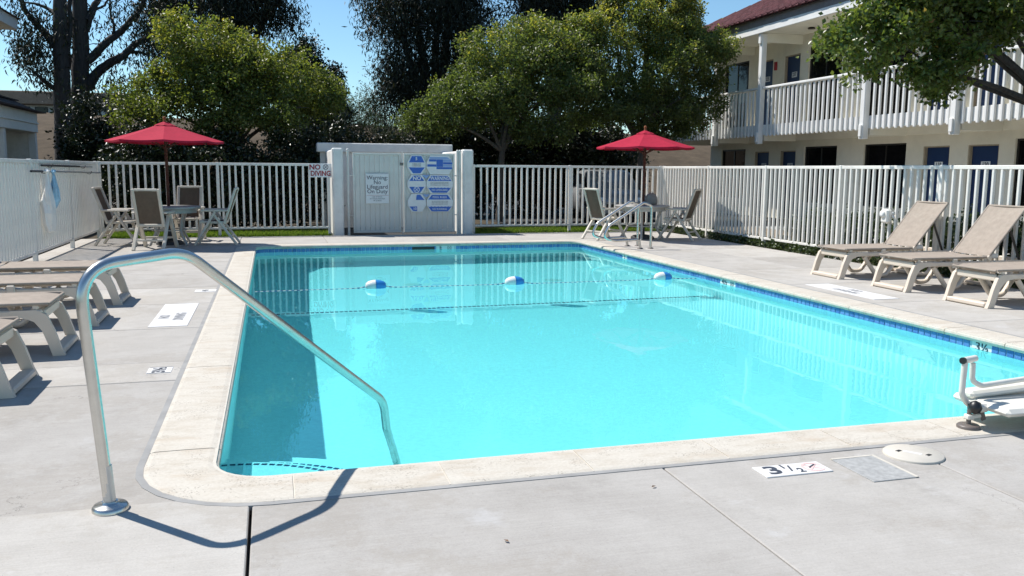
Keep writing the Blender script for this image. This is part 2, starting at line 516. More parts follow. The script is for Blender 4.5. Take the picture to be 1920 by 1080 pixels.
M['leaf_green'] = leaf_mat('green_leaves', [(0, (.048, .066, .026)), (.5, (.104, .132, .042)), (.85, (.185, .215, .058)), (1, (.38, .33, .075))], .45)
M['leaf_near'] = leaf_mat('broad_green_leaves', [(0, (.048, .070, .024)), (.5, (.108, .142, .036)), (.92, (.20, .225, .055)), (1, (.28, .10, .04))], .45, .33)
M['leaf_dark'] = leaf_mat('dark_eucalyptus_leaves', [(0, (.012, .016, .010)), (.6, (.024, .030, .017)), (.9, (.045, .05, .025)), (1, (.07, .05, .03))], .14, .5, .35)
M['leaf_grey'] = leaf_mat('grey_green_leaves', [(0, (.03, .045, .028)), (1, (.075, .095, .06))], .3, .5)
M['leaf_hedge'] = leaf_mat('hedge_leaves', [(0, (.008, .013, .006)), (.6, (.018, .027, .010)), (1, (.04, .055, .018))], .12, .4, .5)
M['leaf_shrub'] = leaf_mat('shrub_leaves', [(0, (.02, .035, .012)), (.6, (.045, .07, .02)), (.93, (.07, .10, .03)), (1, (.55, .50, .48))], .2, .4)
M['grass'] = leaf_mat('grass_blades', [(0, (.06, .11, .015)), (.6, (.13, .21, .03)), (1, (.22, .25, .06))], .35, .6, .2)

# water: a clear refracting surface that reflects the sky and tints what lies below
def water_mat():
    m = bpy.data.materials.new('pool_water'); m.use_nodes = True
    nt = m.node_tree; nt.nodes.remove(nt.nodes['Principled BSDF'])
    g = nt.nodes.new('ShaderNodeBsdfGlass'); g.inputs['IOR'].default_value = 1.333; g.inputs['Roughness'].default_value = 0
    g.inputs['Color'].default_value = (.495, .94, .96, 1)
    v = coords(nt)
    mp = nt.nodes.new('ShaderNodeMapping'); mp.inputs['Scale'].default_value = (1.0, .55, 1)
    nt.links.new(v, mp.inputs['Vector'])
    a = noise(nt, mp.outputs[0], 3.2, 3, .5)
    b = nt.nodes.new('ShaderNodeBump'); b.inputs['Strength'].default_value = .055; b.inputs['Distance'].default_value = .02
    nt.links.new(a, b.inputs['Height']); nt.links.new(b.outputs[0], g.inputs['Normal'])
    nt.links.new(g.outputs[0], nt.nodes['Material Output'].inputs[0])
    return m
M['water'] = water_mat()

# ------------------------------------------------------------------ ground and terrain
def sheet(name, x0, x1, y0, y1, z, m, nx=1, ny=1, zf=None, hole=None):
    xs = np.linspace(x0, x1, nx + 1); ys = np.linspace(y0, y1, ny + 1)
    V = [(x, y, z + (zf(x, y) if zf else 0)) for y in ys for x in xs]
    Fc = [(j * (nx + 1) + i, j * (nx + 1) + i + 1, (j + 1) * (nx + 1) + i + 1, (j + 1) * (nx + 1) + i) for j in range(ny) for i in range(nx)]
    b = MB(); b.add(V, Fc, 0, zf is not None)
    o = b.build(name, m, fix=False); o['kind'] = 'structure'
    return o
PX0, PX1, PY0, PY1 = -0.29, 6.04, 4.08, 16.55          # inside of the coping
def ring_ground():
    b = MB(); E = 1500; z = -.06
    X0, X1, Y0, Y1 = PX0 - .2, PX1 + .2, PY0 - .2, PY1 + .2
    V = [(X0, Y0, z), (X1, Y0, z), (X1, Y1, z), (X0, Y1, z), (-E, -E, z), (E, -E, z), (E, E, z), (-E, E, z)]
    b.add(V, [(4, 5, 1, 0), (5, 6, 2, 1), (6, 7, 3, 2), (7, 4, 0, 3)])
    o = b.build('ground', M['dirt'], fix=False); o['kind'] = 'structure'
ring_ground()
sheet('parking_lot', 6.2, 13.2, 20.9, 60, -.052, M['asphalt'])
sheet('planting_bed', 9.06, 12.6, 3, 20.9, -.05, M['bed'])
sheet('walkway', 12.6, 15.19, 2.5, 20.9, -.048, M['patch'])
def hill_z(x, y):
    t = min(max((y - 42) / 22, 0), 1); t = t * t * (3 - 2 * t)
    h = 5.0 - .6 * min(max((x + 8) / 26, 0), 1)
    return t * h + .25 * math.sin(x * .31 + 1) * math.sin(y * .21) * t
sheet('hillside', -160, 220, 40, 210, -.07, M['dry_grass'], 90, 50, hill_z)

# ------------------------------------------------------------------ pool
def outline(off=0.0, r=.25, n=7):
    """inside line of the pool pushed outward by off, counter-clockwise"""
    x0, x1, y0, y1 = PX0 - off, PX1 + off, PY0 - off, PY1 + off
    rr = r + off
    P = []
    P += arc(x0 + rr, y0 + rr, rr, 180, 270, n)
    P += arc(x1 - rr, y0 + rr, rr, 270, 360, n)
    P += arc(x1 - rr, y1 - rr, rr, 0, 90, n)
    P += arc(x0 + rr, y1 - rr, rr, 90, 180, n)
    return P
WATER_Z = -.118
def floor_z(y):
    if y < 11.0: return -1.22 - .28 * (y - PY0) / (11.0 - PY0)
    return -1.5 - .42 * (y - 11.0) / (PY1 - 11.0)
pool = structure('pool')
def build_shell():
    b = MB()
    O = outline(.035)
    ys = sorted(set([round(p[1], 4) for p in O]))
    n = len(O)
    top = [(x, y, -.052) for x, y in O]
    low = [(x, y, -.135) for x, y in O]
    bot = [(x, y, floor_z(y)) for x, y in O]
    b.add(top + low, [(i, (i + 1) % n, n + (i + 1) % n, n + i) for i in range(n)], 1)
    b.add(low + bot, [(i, (i + 1) % n, n + (i + 1) % n, n + i) for i in range(n)], 0)
    # floor: near part and deep part, meeting on the slope break
    near = [p for p in O if p[1] < 11]; far = [p for p in O if p[1] > 11]
    xa, xb = PX0 - .035, PX1 + .035
    fn = [(x, y, floor_z(y)) for x, y in near]; ff = [(x, y, floor_z(y)) for x, y in far]
    zb = floor_z(11.0)
    b.add(fn + [(xb, 11.0, zb), (xa, 11.0, zb)], [list(range(len(fn) + 2))], 0)
    b.add(ff + [(xa, 11.0, zb), (xb, 11.0, zb)], [list(range(len(ff) + 2))], 0)
    o = b.build('pool_shell', [M['plaster'], M['grout']], pool, fix=False)
    o.cycles.is_caustics_receiver = True
    return o
build_shell()
# corner steps, quarter rounds one inside the other
def corner_steps():
    cx, cy = PX0 - .03, PY0 - .03
    for r, zt, zb in ((1.42, -.86, -1.30), (1.10, -.60, -.86), (.84, -.35, -.60)):
        a = arc(cx, cy, r, 0, 90, 20)
        b = MB(); b.prism([(cx, cy)] + a, zb, zt)
        o = b.build('pool_step', M['plaster'], pool); o.cycles.is_caustics_receiver = True
        if r < 1.3:
            t = MB()
            k = int(r * math.pi / 2 / .045)
            for i in range(k):
                a0 = 90 * (i + .12) / k; a1 = 90 * (i + .80) / k
                p = arc(cx, cy, r - .045, a0, a1, 1) + arc(cx, cy, r - .023, a1, a0, 1)
                t.prism(p, zt, zt + .004)
            o = t.build('step_edge_tile', M['step_tile'], pool); o['kind'] = 'stuff'
            o.cycles.is_caustics_receiver = True
corner_steps()
t = MB()
for i in range(int((PX1 - PX0) / .06)):
    x = PX0 + .01 + i * .06
    t.box(x, x + .042, 11.0 - .05, 11.0 + .02, floor_z(11) - .01, floor_z(11) + .006)
o = t.build('floor_line_tile', M['step_tile'], pool); o['kind'] = 'stuff'; o.cycles.is_caustics_receiver = True
# two main drains
for x in (2.1, 4.4):
    b = MB(); b.lathe([(.14, 0), (.14, .012), (.10, .03), (.02, .034)], 20)
    o = b.build('floor_drain', M['float_white'], pool); o.location = (x, 13.2, floor_z(13.2)); o.cycles.is_caustics_receiver = True

b = MB(); O = outline(.03)
b.add([(x, y, WATER_Z) for x, y in O], [list(range(len(O)))], 0, True)
wo = b.build('water', M['water'], fix=False); wo['kind'] = 'structure'
wo.cycles.is_caustics_caster = True

# waterline tiles: every tile of the two walls in view its own piece
TP = .0806
tile_b = MB(); tile_b.box(-TP / 2 + .004, TP / 2 - .004, -.008, .006, -.036, .036, .004)
tile_me = None
def add_tile(x, y, rz, z=-.092):
    global tile_me
    if tile_me is None:
        o = tile_b.build('tile', M['tile'], pool); tile_me = o.data
    else: o = link('tile', tile_me, pool)
    o.location = (x, y, z + random.uniform(-.0006, .0006)); o.rotation_euler = (random.uniform(-.012, .012), 0, rz + random.uniform(-.012, .012))
    return o
def walk(P, step):
    out = []; acc = 0.0
    for a, b in zip(P[:-1], P[1:]):
        a, b = Vector(a), Vector(b); L = (b - a).length; d = (b - a) / L
        while acc < L:
            out.append((a + d * acc, math.atan2(d.y, d.x))); acc += step
        acc -= L
    return out
skip_right = [(14.03, 14.28), (10.30, 10.76), (5.95, 6.21)]
skip_far = [(2.60, 3.08), (3.10, 3.46)]
O = outline(.035); Q = len(O) // 4
path = O[Q * 2 - 1:Q * 4 - Q + 1]                            # right wall, far-right corner, far wall
for p, a in walk(path, TP):
    if p.x > PX1 and any(s < p.y < e for s, e in skip_right): continue
    if p.y > PY1 and any(s < p.x < e for s, e in skip_far): continue
    add_tile(p.x, p.y, a + math.pi)
tb = MB()
path2 = O[Q * 3:] + O[:Q + 1]                              # left and near wall, turned away from the camera
for p, a in walk(path2, TP):
    T = Matrix.Translation((p.x, p.y, -.092)) @ Matrix.Rotation(a + math.pi, 4, 'Z')
    tb.box(-TP / 2 + .003, TP / 2 - .003, -.008, .006, -.036, .036, 0, 0, T)
o = tb.build('tile_row', M['tile'], pool); o['kind'] = 'stuff'

# coping: a row of bull-nosed stones
CW = .345
def coping_profile():
    # (outward offset, z) from pool side over the top to the back
    return [(.03, -.055), (.006, -.05), (-.004, -.028), (.0, -.010), (.016, .001), (.05, .006), (.18, .007), (.32, .006), (CW, .001), (CW, -.05)]
def coping_stone(pts):
    """pts: list of (inner point, outward normal)"""
    b = MB(); pr = coping_profile(); n = len(pr)
    V = []
    for (p, nn) in pts:
        for o_, z in pr: V.append((p[0] + nn[0] * o_, p[1] + nn[1] * o_, z))
    Fc = []
    for i in range(len(pts) - 1):
        for k in range(n - 1): Fc.append((i * n + k, i * n + k + 1, (i + 1) * n + k + 1, (i + 1) * n + k))
        Fc.append((i * n + n - 1, i * n, (i + 1) * n, (i + 1) * n + n - 1))
    b.add(V, Fc, 0, False)
    b.add(V[:n], [list(range(n))], 0); b.add(V[-n:], [list(range(n))[::-1]], 0)
    o = b.build('coping_stone', M['coping'], pool)
    # object origin at the stone so that grain differs from stone to stone
    c = Vector(pts[len(pts) // 2][0]).to_3d()
    o.data.transform(Matrix.Translation(-c)); o.location = c + Vector((0, 0, random.uniform(-.0012, .0012)))
    return o
def ring_strip(name, o0, o1, z0, z1, m):
    A, B_ = outline(o0), outline(o1); n = len(A); b = MB()
    V = [(x, y, z1) for x, y in A] + [(x, y, z1) for x, y in B_] + [(x, y, z0) for x, y in A] + [(x, y, z0) for x, y in B_]
    F = []
    for i in range(n):
        j = (i + 1) % n
        F += [(i, j, n + j, n + i), (2 * n + i, 3 * n + i, 3 * n + j, 2 * n + j), (i, 2 * n + i, 2 * n + j, j), (n + i, n + j, 3 * n + j, 3 * n + i)]
    b.add(V, F); return b.build(name, m, pool)
ring_strip('joint_mortar', .012, CW - .004, -.0545, .0022, M['mortar'])
ring_strip('sealant_band', CW + .0005, CW + .035, -.02, .0018, M['caulk'])
rc = .25; G = .004
def straight(a, b, nrm, cuts):
    a, b = Vector(a), Vector(b); d = (b - a).normalized(); L = (b - a).length
    cs = [0] + cuts + [L]
    for s, e in zip(cs[:-1], cs[1:]):
        coping_stone([(a + d * (s + G), nrm), (a + d * (e - G), nrm)])
def corner(cx, cy, a0, a1, ext0=0, ext1=0):
    pts = []
    d0 = Vector((math.cos(R_(a0 - 90)), math.sin(R_(a0 - 90)))); d1 = Vector((math.cos(R_(a1 + 90)), math.sin(R_(a1 + 90))))
    P = arc(cx, cy, rc, a0, a1, 10)
    if ext0: pts.append((Vector(P[0]) + d0 * (ext0 - G), (math.cos(R_(a0)), math.sin(R_(a0)))))
    for i, p in enumerate(P):
        a = a0 + (a1 - a0) * i / 10
        pts.append((Vector(p), (math.cos(R_(a)), math.sin(R_(a)))))
    if ext1: pts.append((Vector(P[-1]) + d1 * (ext1 - G), (math.cos(R_(a1)), math.sin(R_(a1)))))
    coping_stone(pts)
corner(PX0 + rc, PY0 + rc, 180, 270, .22, .10)
corner(PX1 - rc, PY0 + rc, 270, 360, .1, .1)
corner(PX1 - rc, PY1 - rc, 0, 90, .1, .1)
corner(PX0 + rc, PY1 - rc, 90, 180, .1, .1)
xs = [.76, 1.47, 2.205, 2.94, 3.66, 4.38, 5.08]
straight((PX0 + rc + .10, PY0), (PX1 - rc - .1, PY0), (0, -1), [x - (PX0 + rc + .10) for x in xs])
L = PY1 - PY0 - 2 * rc - .2
straight((PX1, PY0 + rc + .1), (PX1, PY1 - rc - .1), (1, 0), [L * i / 17 for i in range(1, 17)])
straight((PX1 - rc - .1, PY1), (PX0 + rc + .1, PY1), (0, 1), [.71 * i for i in range(1, 8)])
L = PY1 - PY0 - 2 * rc - .32
straight((PX0, PY1 - rc - .1), (PX0, PY0 + rc + .22), (-1, 0), [L * i / 6 for i in range(1, 6)])

# skimmer mouth in the far wall
b = MB()
b.box(2.62, 3.07, PY1 + .028, PY1 + .06, -.13, -.052, .004)
o = b.build('skimmer_mouth', M['black'], pool)
b = MB()
b.box(2.60, 3.09, PY1 + .022, PY1 + .034, -.062, -.052, 0); b.box(2.60, 2.622, PY1 + .021, PY1 + .034, -.135, -.0622, 0); b.box(3.068, 3.09, PY1 + .021, PY1 + .034, -.135, -.0622, 0)
b.build('skimmer_frame', M['tile'], pool)

# depth tiles set in the waterline
def wall_marker(label, T, w, h, writer):
    r = thing('depth_marker', label, 'depth marker', T.translation, 0, 'depth markers on the pool edge')
    T2 = T.copy(); T2.translation = (0, 0, 0)
    b = MB(); b.box(-w / 2, w / 2, -h / 2, h / 2, -.016, .006, .003, 0, T2); b.build('plate', M['sign_white'], r)
    b = MB(); writer(b, T2 @ Matrix.Translation((0, 0, .0075))); b.build('lettering', M['ink'], r)
FAR = lambda x, z: frame((1, 0, 0), (0, 0, 1), (0, -1, 0), (x, PY1 + .035, z))
RGT = lambda y, z: frame((0, -1, 0), (0, 0, 1), (-1, 0, 0), (PX1 + .035, y, z))
def w_e(b, T):
    text_mb(b, 'E', .10, T @ Matrix.Translation((-.09, .004, 0)), bold=.02); no_diving(b, T @ Matrix.Translation((.085, .002, 0)), .042)
wall_marker('white waterline tile with a letter E and a crossed ring, beside the skimmer mouth', FAR(3.28, -.092), .35, .096, w_e)
def w_8(b, T): text_mb(b, '5', .10, T @ Matrix.Translation((0, .004, 0)), bold=.02)
wall_marker('small white numeral tile in the waterline just in front of the ladder', RGT(14.155, -.092), .16, .096, w_8)
def w_4(b, T):
    text_mb(b, '4½', .11, T @ Matrix.Translation((-.09, .004, 0)), bold=.02); no_diving(b, T @ Matrix.Translation((.11, .002, 0)), .042)
wall_marker('white waterline tile with a depth number and crossed ring, halfway along the right wall', RGT(10.53, -.092), .43, .096, w_4)
def w_3(b, T): text_mb(b, '3½', .12, T @ Matrix.Translation((0, -.008, 0)), bold=.02)
wall_marker('white waterline tile with black half-sunk numeral, nearest the white pool lift', RGT(6.08, -.092), .24, .096, w_3)

# ------------------------------------------------------------------ deck slabs
deck = structure('pool_deck')
b = MB()
Xa, Xb, Ya, Yb = PX0 - .2, PX1 + .2, PY0 - .2, PY1 + .2
for (x0, x1, y0, y1) in ((-3.75, 9.06, -7, Ya), (-3.75, Xa, Ya, Yb), (Xb, 9.06, Ya, Yb), (-3.75, 9.06, Yb, 18.98)):
    b.box(x0, x1, y0, y1, -.16, -.055)
b.build('joint_bed', M['joint'], deck, fix=False)
def slab(x0, x1, y0, y1, gap=.004):
    cx, cy = (x0 + x1) / 2, (y0 + y1) / 2
    hx, hy = (x1 - x0) / 2 - gap, (y1 - y0) / 2 - gap
    e = .005
    V = [(-hx, -hy, -.056), (hx, -hy, -.056), (hx, hy, -.056), (-hx, hy, -.056), (-hx, -hy, -.004), (hx, -hy, -.004), (hx, hy, -.004), (-hx, hy, -.004),
         (-hx + e, -hy + e, 0), (hx - e, -hy + e, 0), (hx - e, hy - e, 0), (-hx + e, hy - e, 0)]
    Fc = [(8, 9, 10, 11)] + [(4 + i, 4 + (i + 1) % 4, 8 + (i + 1) % 4, 8 + i) for i in range(4)] + [(i, (i + 1) % 4, 4 + (i + 1) % 4, 4 + i) for i in range(4)]
    b = MB(); b.add(V, Fc)
    o = b.build('concrete_slab', M['concrete'], deck, fix=False)
    o.location = (cx, cy, random.uniform(-.0022, .0008))
    return o
CI = .12                                                    # slabs run this far under the coping's back edge
nearY = PY0 - CW + CI; leftX = PX0 - CW + CI; rightX = PX1 + CW - CI; farY = PY1 + CW - CI
nx = [-4.2 + .45, -2.1, -.125, 1.82, 3.195, 5.1, 7.2, 9.05]
for i in range(7):
    x0, x1 = nx[i], nx[i + 1]
    ytop = nearY if x1 > -.2 else 3.83
    if i == 2: x0 += .003
    if i == 1: x1 -= .003
    for y0, y1 in ((-6.5, -3.8), (-3.8, -1.2), (-1.2, 1.15), (1.15, ytop)):
        if i == 6 and y1 == ytop: y1 = 4.3
        slab(x0, x1, y0, y1)
ly = [3.83, 4.98 + 1.17, 6.76, 8.2, 9.7, 11.0, 12.5, 14.0, 15.5, 17.1]
for y0, y1 in zip(ly[:-1], ly[1:]):
    slab(-2.62, leftX if y0 > 4 else -.40, y0, y1, .003 if y1 == 6.76 else .005)
    slab(-3.72, -2.62, y0, y1)
ry = [4.3, 5.5, 6.75, 8.0, 9.6, 11.2, 12.8, 14.4, 16.0, 17.4]
for i, (y0, y1) in enumerate(zip(ry[:-1], ry[1:])):
    if y0 == 4.3: slab(7.2, 7.72, y0, y1)
    slab(rightX if y0 > 4.3 else rightX, 7.72 if y0 > 4.3 else 7.2, y0, y1)
    slab(7.72, 9.05, y0, y1)
slab(rightX, 7.2, 3.9, 4.3)
fx = [-3.72, -2.62, -.62, 1.05, 2.9, 4.75, 6.3, 7.72, 9.05]
for x0, x1 in zip(fx[:-1], fx[1:]):
    y0 = 17.1 if x1 < 0 else (17.4 if x0 > 6 else farY)
    slab(x0, x1, y0, 18.95)

# painted and inlaid things on the deck
def deck_plate(name, label, cat, x0, x1, y0, y1, m, z=.004, group=None):
    r = thing(name, label, cat, ((x0 + x1) / 2, (y0 + y1) / 2, .0), 0, group)
    b = MB(); hx, hy = (x1 - x0) / 2, (y1 - y0) / 2
    b.box(-hx, hx, -hy, hy, -.003, z, .002); b.build('plate', m, r)
    return r
r = deck_plate('depth_marker', 'flat 3½ tile with a faded pink ring, in the near deck beside the mortar patch', 'depth marker', 2.24, 2.605, 3.445, 3.585, M['marker'], .0045, 'depth markers on the pool edge')
b = MB(); text_mb(b, '3', .14, Matrix.Translation((-.105, 0, .0055)), bold=.02, sx=1.25); text_mb(b, '1', .065, Matrix.Translation((-.035, .035, .0055)), bold=.02); text_mb(b, '/', .10, Matrix.Translation((-.008, .005, .0055)), bold=.01); text_mb(b, '2', .07, Matrix.Translation((.032, -.028, .0055)), bold=.02)
b.build('lettering', M['ink'], r)
b = MB(); b.box(-.03, .03, -.004, .004, .0072, .0082, 0, 0, Matrix.Translation((.115, .01, 0)) @ Matrix.Rotation(.6, 4, 'Z')); b.build('scratch_mark', M['ink'], r)
b = MB(); no_diving(b, Matrix.Translation((.115, 0, .0052)), .058, w=.22); b.build('symbol', M['pink'], r)
r = deck_plate('deck_sign', 'white NO DIVING rectangle painted on the left deck', 'deck sign', -1.12, -.78, 8.29, 9.66, M['marker'], .004, 'NO DIVING rectangles on the deck')
b = MB(); T = frame((0, 1, 0), (-1, 0, 0), (0, 0, 1), (0, -.15, .0052)); text_mb(b, 'NO', .13, T @ Matrix.Translation((0, .08, 0)), bold=.03); text_mb(b, 'DIVING', .13, T @ Matrix.Translation((0, -.06, 0)), bold=.03); b.build('lettering', M['ink_faded'], r)
r = deck_plate('deck_sign', 'white NO DIVING rectangle painted before the right-hand loungers', 'deck sign', 6.62, 6.97, 8.22, 9.55, M['marker'], .004, 'NO DIVING rectangles on the deck')
b = MB(); T = frame((0, -1, 0), (1, 0, 0), (0, 0, 1), (0, 0, .0052)); text_mb(b, 'NO', .13, T @ Matrix.Translation((0, .08, 0)), bold=.03); text_mb(b, 'DIVING', .13, T @ Matrix.Translation((0, -.06, 0)), bold=.03); b.build('lettering', M['ink_faded'], r)
r = deck_plate('depth_marker', 'small worn number tile in the left deck behind the handrail post', 'depth marker', -.89, -.725, 6.38, 6.57, M['marker'], .004, 'depth markers on the pool edge')
b = MB(); text_mb(b, '3½', .12, frame((0, 1, 0), (-1, 0, 0), (0, 0, 1), (0, 0, .005)), bold=.03)
no_b = .004
for (x0, x1, y0, y1) in ((-.078, .078, -.092, -.086), (-.078, .078, .086, .092)): b.box(x0, x1, y0, y1, .0042, .0052)
b.build('lettering', M['ink'], r)
r = deck_plate('depth_marker', 'pale worn tile in the left deck farther off, above the white NO DIVING rectangle', 'depth marker', -.90, -.66, 10.55, 10.75, M['marker'], .0035, 'depth markers on the pool edge')
b = MB(); text_mb(b, '4½', .10, frame((0, 1, 0), (-1, 0, 0), (0, 0, 1), (0, 0, .0045)), bold=.0); b.build('lettering', M['ink'], r)
# skimmer lid
r = thing('skimmer_cover', 'round cream skimmer lid with two finger holes in the near deck', 'skimmer lid', (3.165, 3.555, 0))
b = MB(); b.lathe([(.147, -.004), (.147, .006), (.143, .010), (.02, .011)], 36); b.build('lid', M['lid'], r)
b = MB()
for x, y, a in ((-.055, .045, .3), (.05, -.05, .3)):
    T = Matrix.Translation((x, y, 0)) @ Matrix.Rotation(a, 4, 'Z'); b.box(-.018, .018, -.010, .010, .0095, .0122, .002, 0, T)
b.build('finger_hole', M['black'], r)
b = MB(); b.box(-.05, .04, -.012, .012, .0108, .0116, 0, 0, Matrix.Rotation(-.9, 4, 'Z')); b.build('embossed_strip', M['marker'], r)
r = deck_plate('mortar_patch', 'rough grey mortar patch in the near deck beside the round lid', 'repair patch', 2.70, 2.94, 3.27, 3.60, M['patch'], .003)
b = MB(); b.box(.118, .134, -.165, .165, .001, .0046); b.box(-.12, .116, .15, .165, .001, .0046); b.build('pale_edge', M['mortar'], r)

# ------------------------------------------------------------------ fences
def picket_fence(label, a, b_, n_post, skip=None, h=1.55, posts_out=0):
    a, b_ = Vector(a), Vector(b_); d = b_ - a; L = d.length; ang = math.atan2(d.y, d.x)
    r = thing('picket_fence', label, 'fence', (a.x, a.y, 0), ang, 'white picket fences round the pool')
    q = MB(); q.box(0, L, -.024, .024, h - .055, h, .006); q.build('top_rail', M['fence'], r)
    q = MB(); q.box(0, L, -.02, .02, .13, .175, .005); q.build('bottom_rail', M['fence'], r)
    q = MB(); q.box(-.021, .021, -.0225, .0225, .176, h - .056, .006); first = q.build('picket', M['fence'], r)
    pit = .139; k = int(L / pit)
    posts = [L * (i + .5 if False else i) / n_post for i in range(n_post + 1)]
    pb = MB(); pb.box(-.03, .03, -.033, .033, -.06, h + .008, .006); fp = None
    for x in posts:
        x = min(max(x, .03), L - .03)
        o = fp if fp is None else None
        if fp is None: fp = pb.build('fence_post', M['fence'], r); o = fp
        else: o = link('fence_post', fp.data, r)
        o.location = (x, 0, 0)
    used = False
    for i in range(k + 1):
        x = .07 + i * pit
        if x > L - .04 or any(abs(x - min(max(p, .03), L - .03)) < .055 for p in posts): continue
        o = first if not used else link('picket', first.data, r)
        used = True
        o.location = (x + random.uniform(-.003, .003), 0, 0)
        o.rotation_euler = (0, random.uniform(-.004, .004), random.uniform(-.03, .03))
    return r
f_left = picket_fence('white picket fence along the left side, poles hung on its face', (-3.45, 4.2), (-3.45, 19.38), 6)
f_bl = picket_fence('white picket fence at the back from the left corner to the gate', (-3.42, 19.42), (1.26, 19.36), 2)
f_br = picket_fence('white picket fence at the back right of the gate', (4.47, 19.36), (9.22, 19.36), 2)
f_right = picket_fence('white picket fence along the right side behind the raised loungers', (9.25, 3.4), (9.25, 19.32), 7)

# ------------------------------------------------------------------ gate enclosure
enc = thing('gate_enclosure', 'white stucco enclosure of two thick pillars with a walled yard behind the gate', 'wall', (0, 0, 0))
for x0, x1 in ((1.30, 1.53), (4.20, 4.44)):
    b = MB(); b.box(x0, x1, 19.10, 19.42, -.05, 1.89, .03); b.build('pillar', M['stucco'], enc)
    b = MB(); b.box(x0 + .02, x1 - .02, 19.42, 21.9, -.05, 1.865, .03); b.build('side_wall', M['stucco'], enc)
b = MB(); b.box(1.2, 4.5, 21.92, 22.10, -.05, 1.84); b.build('rear_wall', M['stucco'], enc)
b = MB(); b.box(1.12, 4.52, 21.80, 22.3, 1.842, 2.07, .02); b.build('roof_beam', M['stucco'], enc)
gate = thing('double_gate', 'pale double gate of vertical planks hung between two white pillars', 'gate', (0, 19.2, 0))
for (x0, x1) in ((1.74, 2.80), (2.86, 4.02)):
    b = MB()
    b.box(x0, x0 + .045, -.03, .03, .03, 1.79, .006); b.box(x1 - .045, x1, -.03, .03, .03, 1.79, .006)
    b.box(x0 + .045, x1 - .045, -.03, .03, 1.745, 1.79, .006); b.box(x0 + .045, x1 - .045, -.03, .03, .03, .085, .006)
    b.build('gate_frame', M['gate'], gate)
    w = (x1 - x0 - .09); k = 9; pw = w / k
    pb = MB(); pb.box(-pw / 2 + .0025, pw / 2 - .0025, -.012, .012, .086, 1.744, .005); fp = None
    for i in range(k):
        if fp is None: fp = pb.build('plank', M['gate_low'], gate); o = fp
        else: o = link('plank', fp.data, gate)
        o.location = (x0 + .045 + pw * (i + .5), random.uniform(-.003, .003), 0)
for x in (1.64, 4.09, 4.145):
    b = MB(); b.tube([(x, 0, -.02), (x, 0, 1.83)], .028, 10); b.lathe([(.03, 1.83), (.034, 1.85), (.02, 1.875), (.004, 1.88)], 10, 0, Matrix.Translation((x, 0, 0))); b.build('hinge_post', M['gate'], gate)
for x in (2.83,):
    b = MB(); b.tube([(x, -.045, .0), (x, -.045, 1.84)], .012, 8); b.build('drop_bolt', M['fence'], gate)
    b = MB(); b.box(x - .05, x + .02, -.07, -.035, 1.52, 1.58, .008); b.build('latch', M['brown_steel'], gate)
for x in (1.69, 4.055):
    for z in (.42, 1.3):
        b = MB(); b.tube([(x - .05, -.01, z), (x + .055, -.01, z)], .012, 8); b.build('hinge', M['gate'], gate)
# signs: no diving on the fence
def sign_T(x, y, z): return frame((1, 0, 0), (0, 0, 1), (0, -1, 0), (x, y, z))
r = thing('no_diving_sign', 'white NO DIVING sign with dark red letters on the fence beside the gate pillar', 'sign', (1.06, 19.325, 1.40), 0, 'signs by the gate')
T0 = sign_T(0, 0, 0)
b = MB(); b.box(-.235, .235, -.15, .15, -.004, .004, .003, 0, T0); b.build('board', M['sign_white'], r)
b = MB(); text_mb(b, 'NO', .15, T0 @ Matrix.Translation((-.12, .065, .0055)), bold=.035); text_mb(b, 'DIVING', .15, T0 @ Matrix.Translation((0, -.07, .0055)), bold=.035, sx=.86); b.build('lettering', M['sign_red'], r)
b = MB(); no_diving(b, T0 @ Matrix.Translation((.11, .072, .0055)), .058, w=.2); b.build('symbol', M['sign_ink'], r)
r = thing('lifeguard_sign', 'white Warning No Lifeguard On Duty sign on the left gate leaf', 'sign', (2.27, 19.155, 1.01), 0, 'signs by the gate')
b = MB(); b.box(-.255, .255, -.33, .33, -.004, .004, .004, 0, T0); b.build('board', M['sign_white'], r)
b = MB()
for s, z in (('Warning:', .235), ('No', .135), ('Lifeguard', .035), ('On Duty', -.065)): text_mb(b, s, .125, T0 @ Matrix.Translation((0, z, .0055)), bold=.004)
for s, z in (('USE OF POOL', -.185), ('AT YOUR OWN RISK', -.225), ('BY GUESTS', -.265)): text_mb(b, s, .036, T0 @ Matrix.Translation((0, z, .0055)), bold=.0)
b.build('lettering', M['sign_ink'], r)
b = MB(); b.box(-.24, .24, -.15, -.145, .0042, .0052, 0, 0, T0); b.build('rule_line', M['sign_red'], r)
# the blue hexagonal rule boards
U = .00158
r = thing('pool_rules_sign', 'cluster of blue and white hexagonal pool rule boards on the right gate leaf', 'sign', (2.86, 19.15, 1.80), 0, 'signs by the gate')
T0 = sign_T(0, 0, 0)
def hx(x, y): return ((x - 140) * U, -(y - 45) * U)
def board(x0, x1, y0, y1, ins):
    c0, c1 = y0 + (y1 - y0) * .36, y1 - (y1 - y0) * .36
    P = [hx(x0, c1), hx(x0 + ins, y1), hx(x1 - ins, y1), hx(x1, c1), hx(x1, c0), hx(x1 - ins, y0), hx(x0 + ins, y0), hx(x0, c0)]
    b = MB(); b.prism(P, -.004, .004, 0, T0); b.build('board', M['sign_white'], r)
for y0, y1 in ((78, 345), (352, 612), (619, 872)):
    board(190, 452, y0, y1, 55); board(462, 842, y0, y1, 55)
def trap(b, P, m=0): b.prism([hx(*p) for p in P], .0045, .0062, m, T0)
def wavy(x0, x1, y, amp=7, n=7):
    return [(x0 + (x1 - x0) * i / (n * 2), y + (amp if i % 2 else 0)) for i in range(n * 2 + 1)]
b = MB()
trap(b, [(215, 178), (435, 178), (390, 90), (255, 90)][::-1]); trap(b, [(210, 248), (270, 330), (375, 330), (438, 248)])
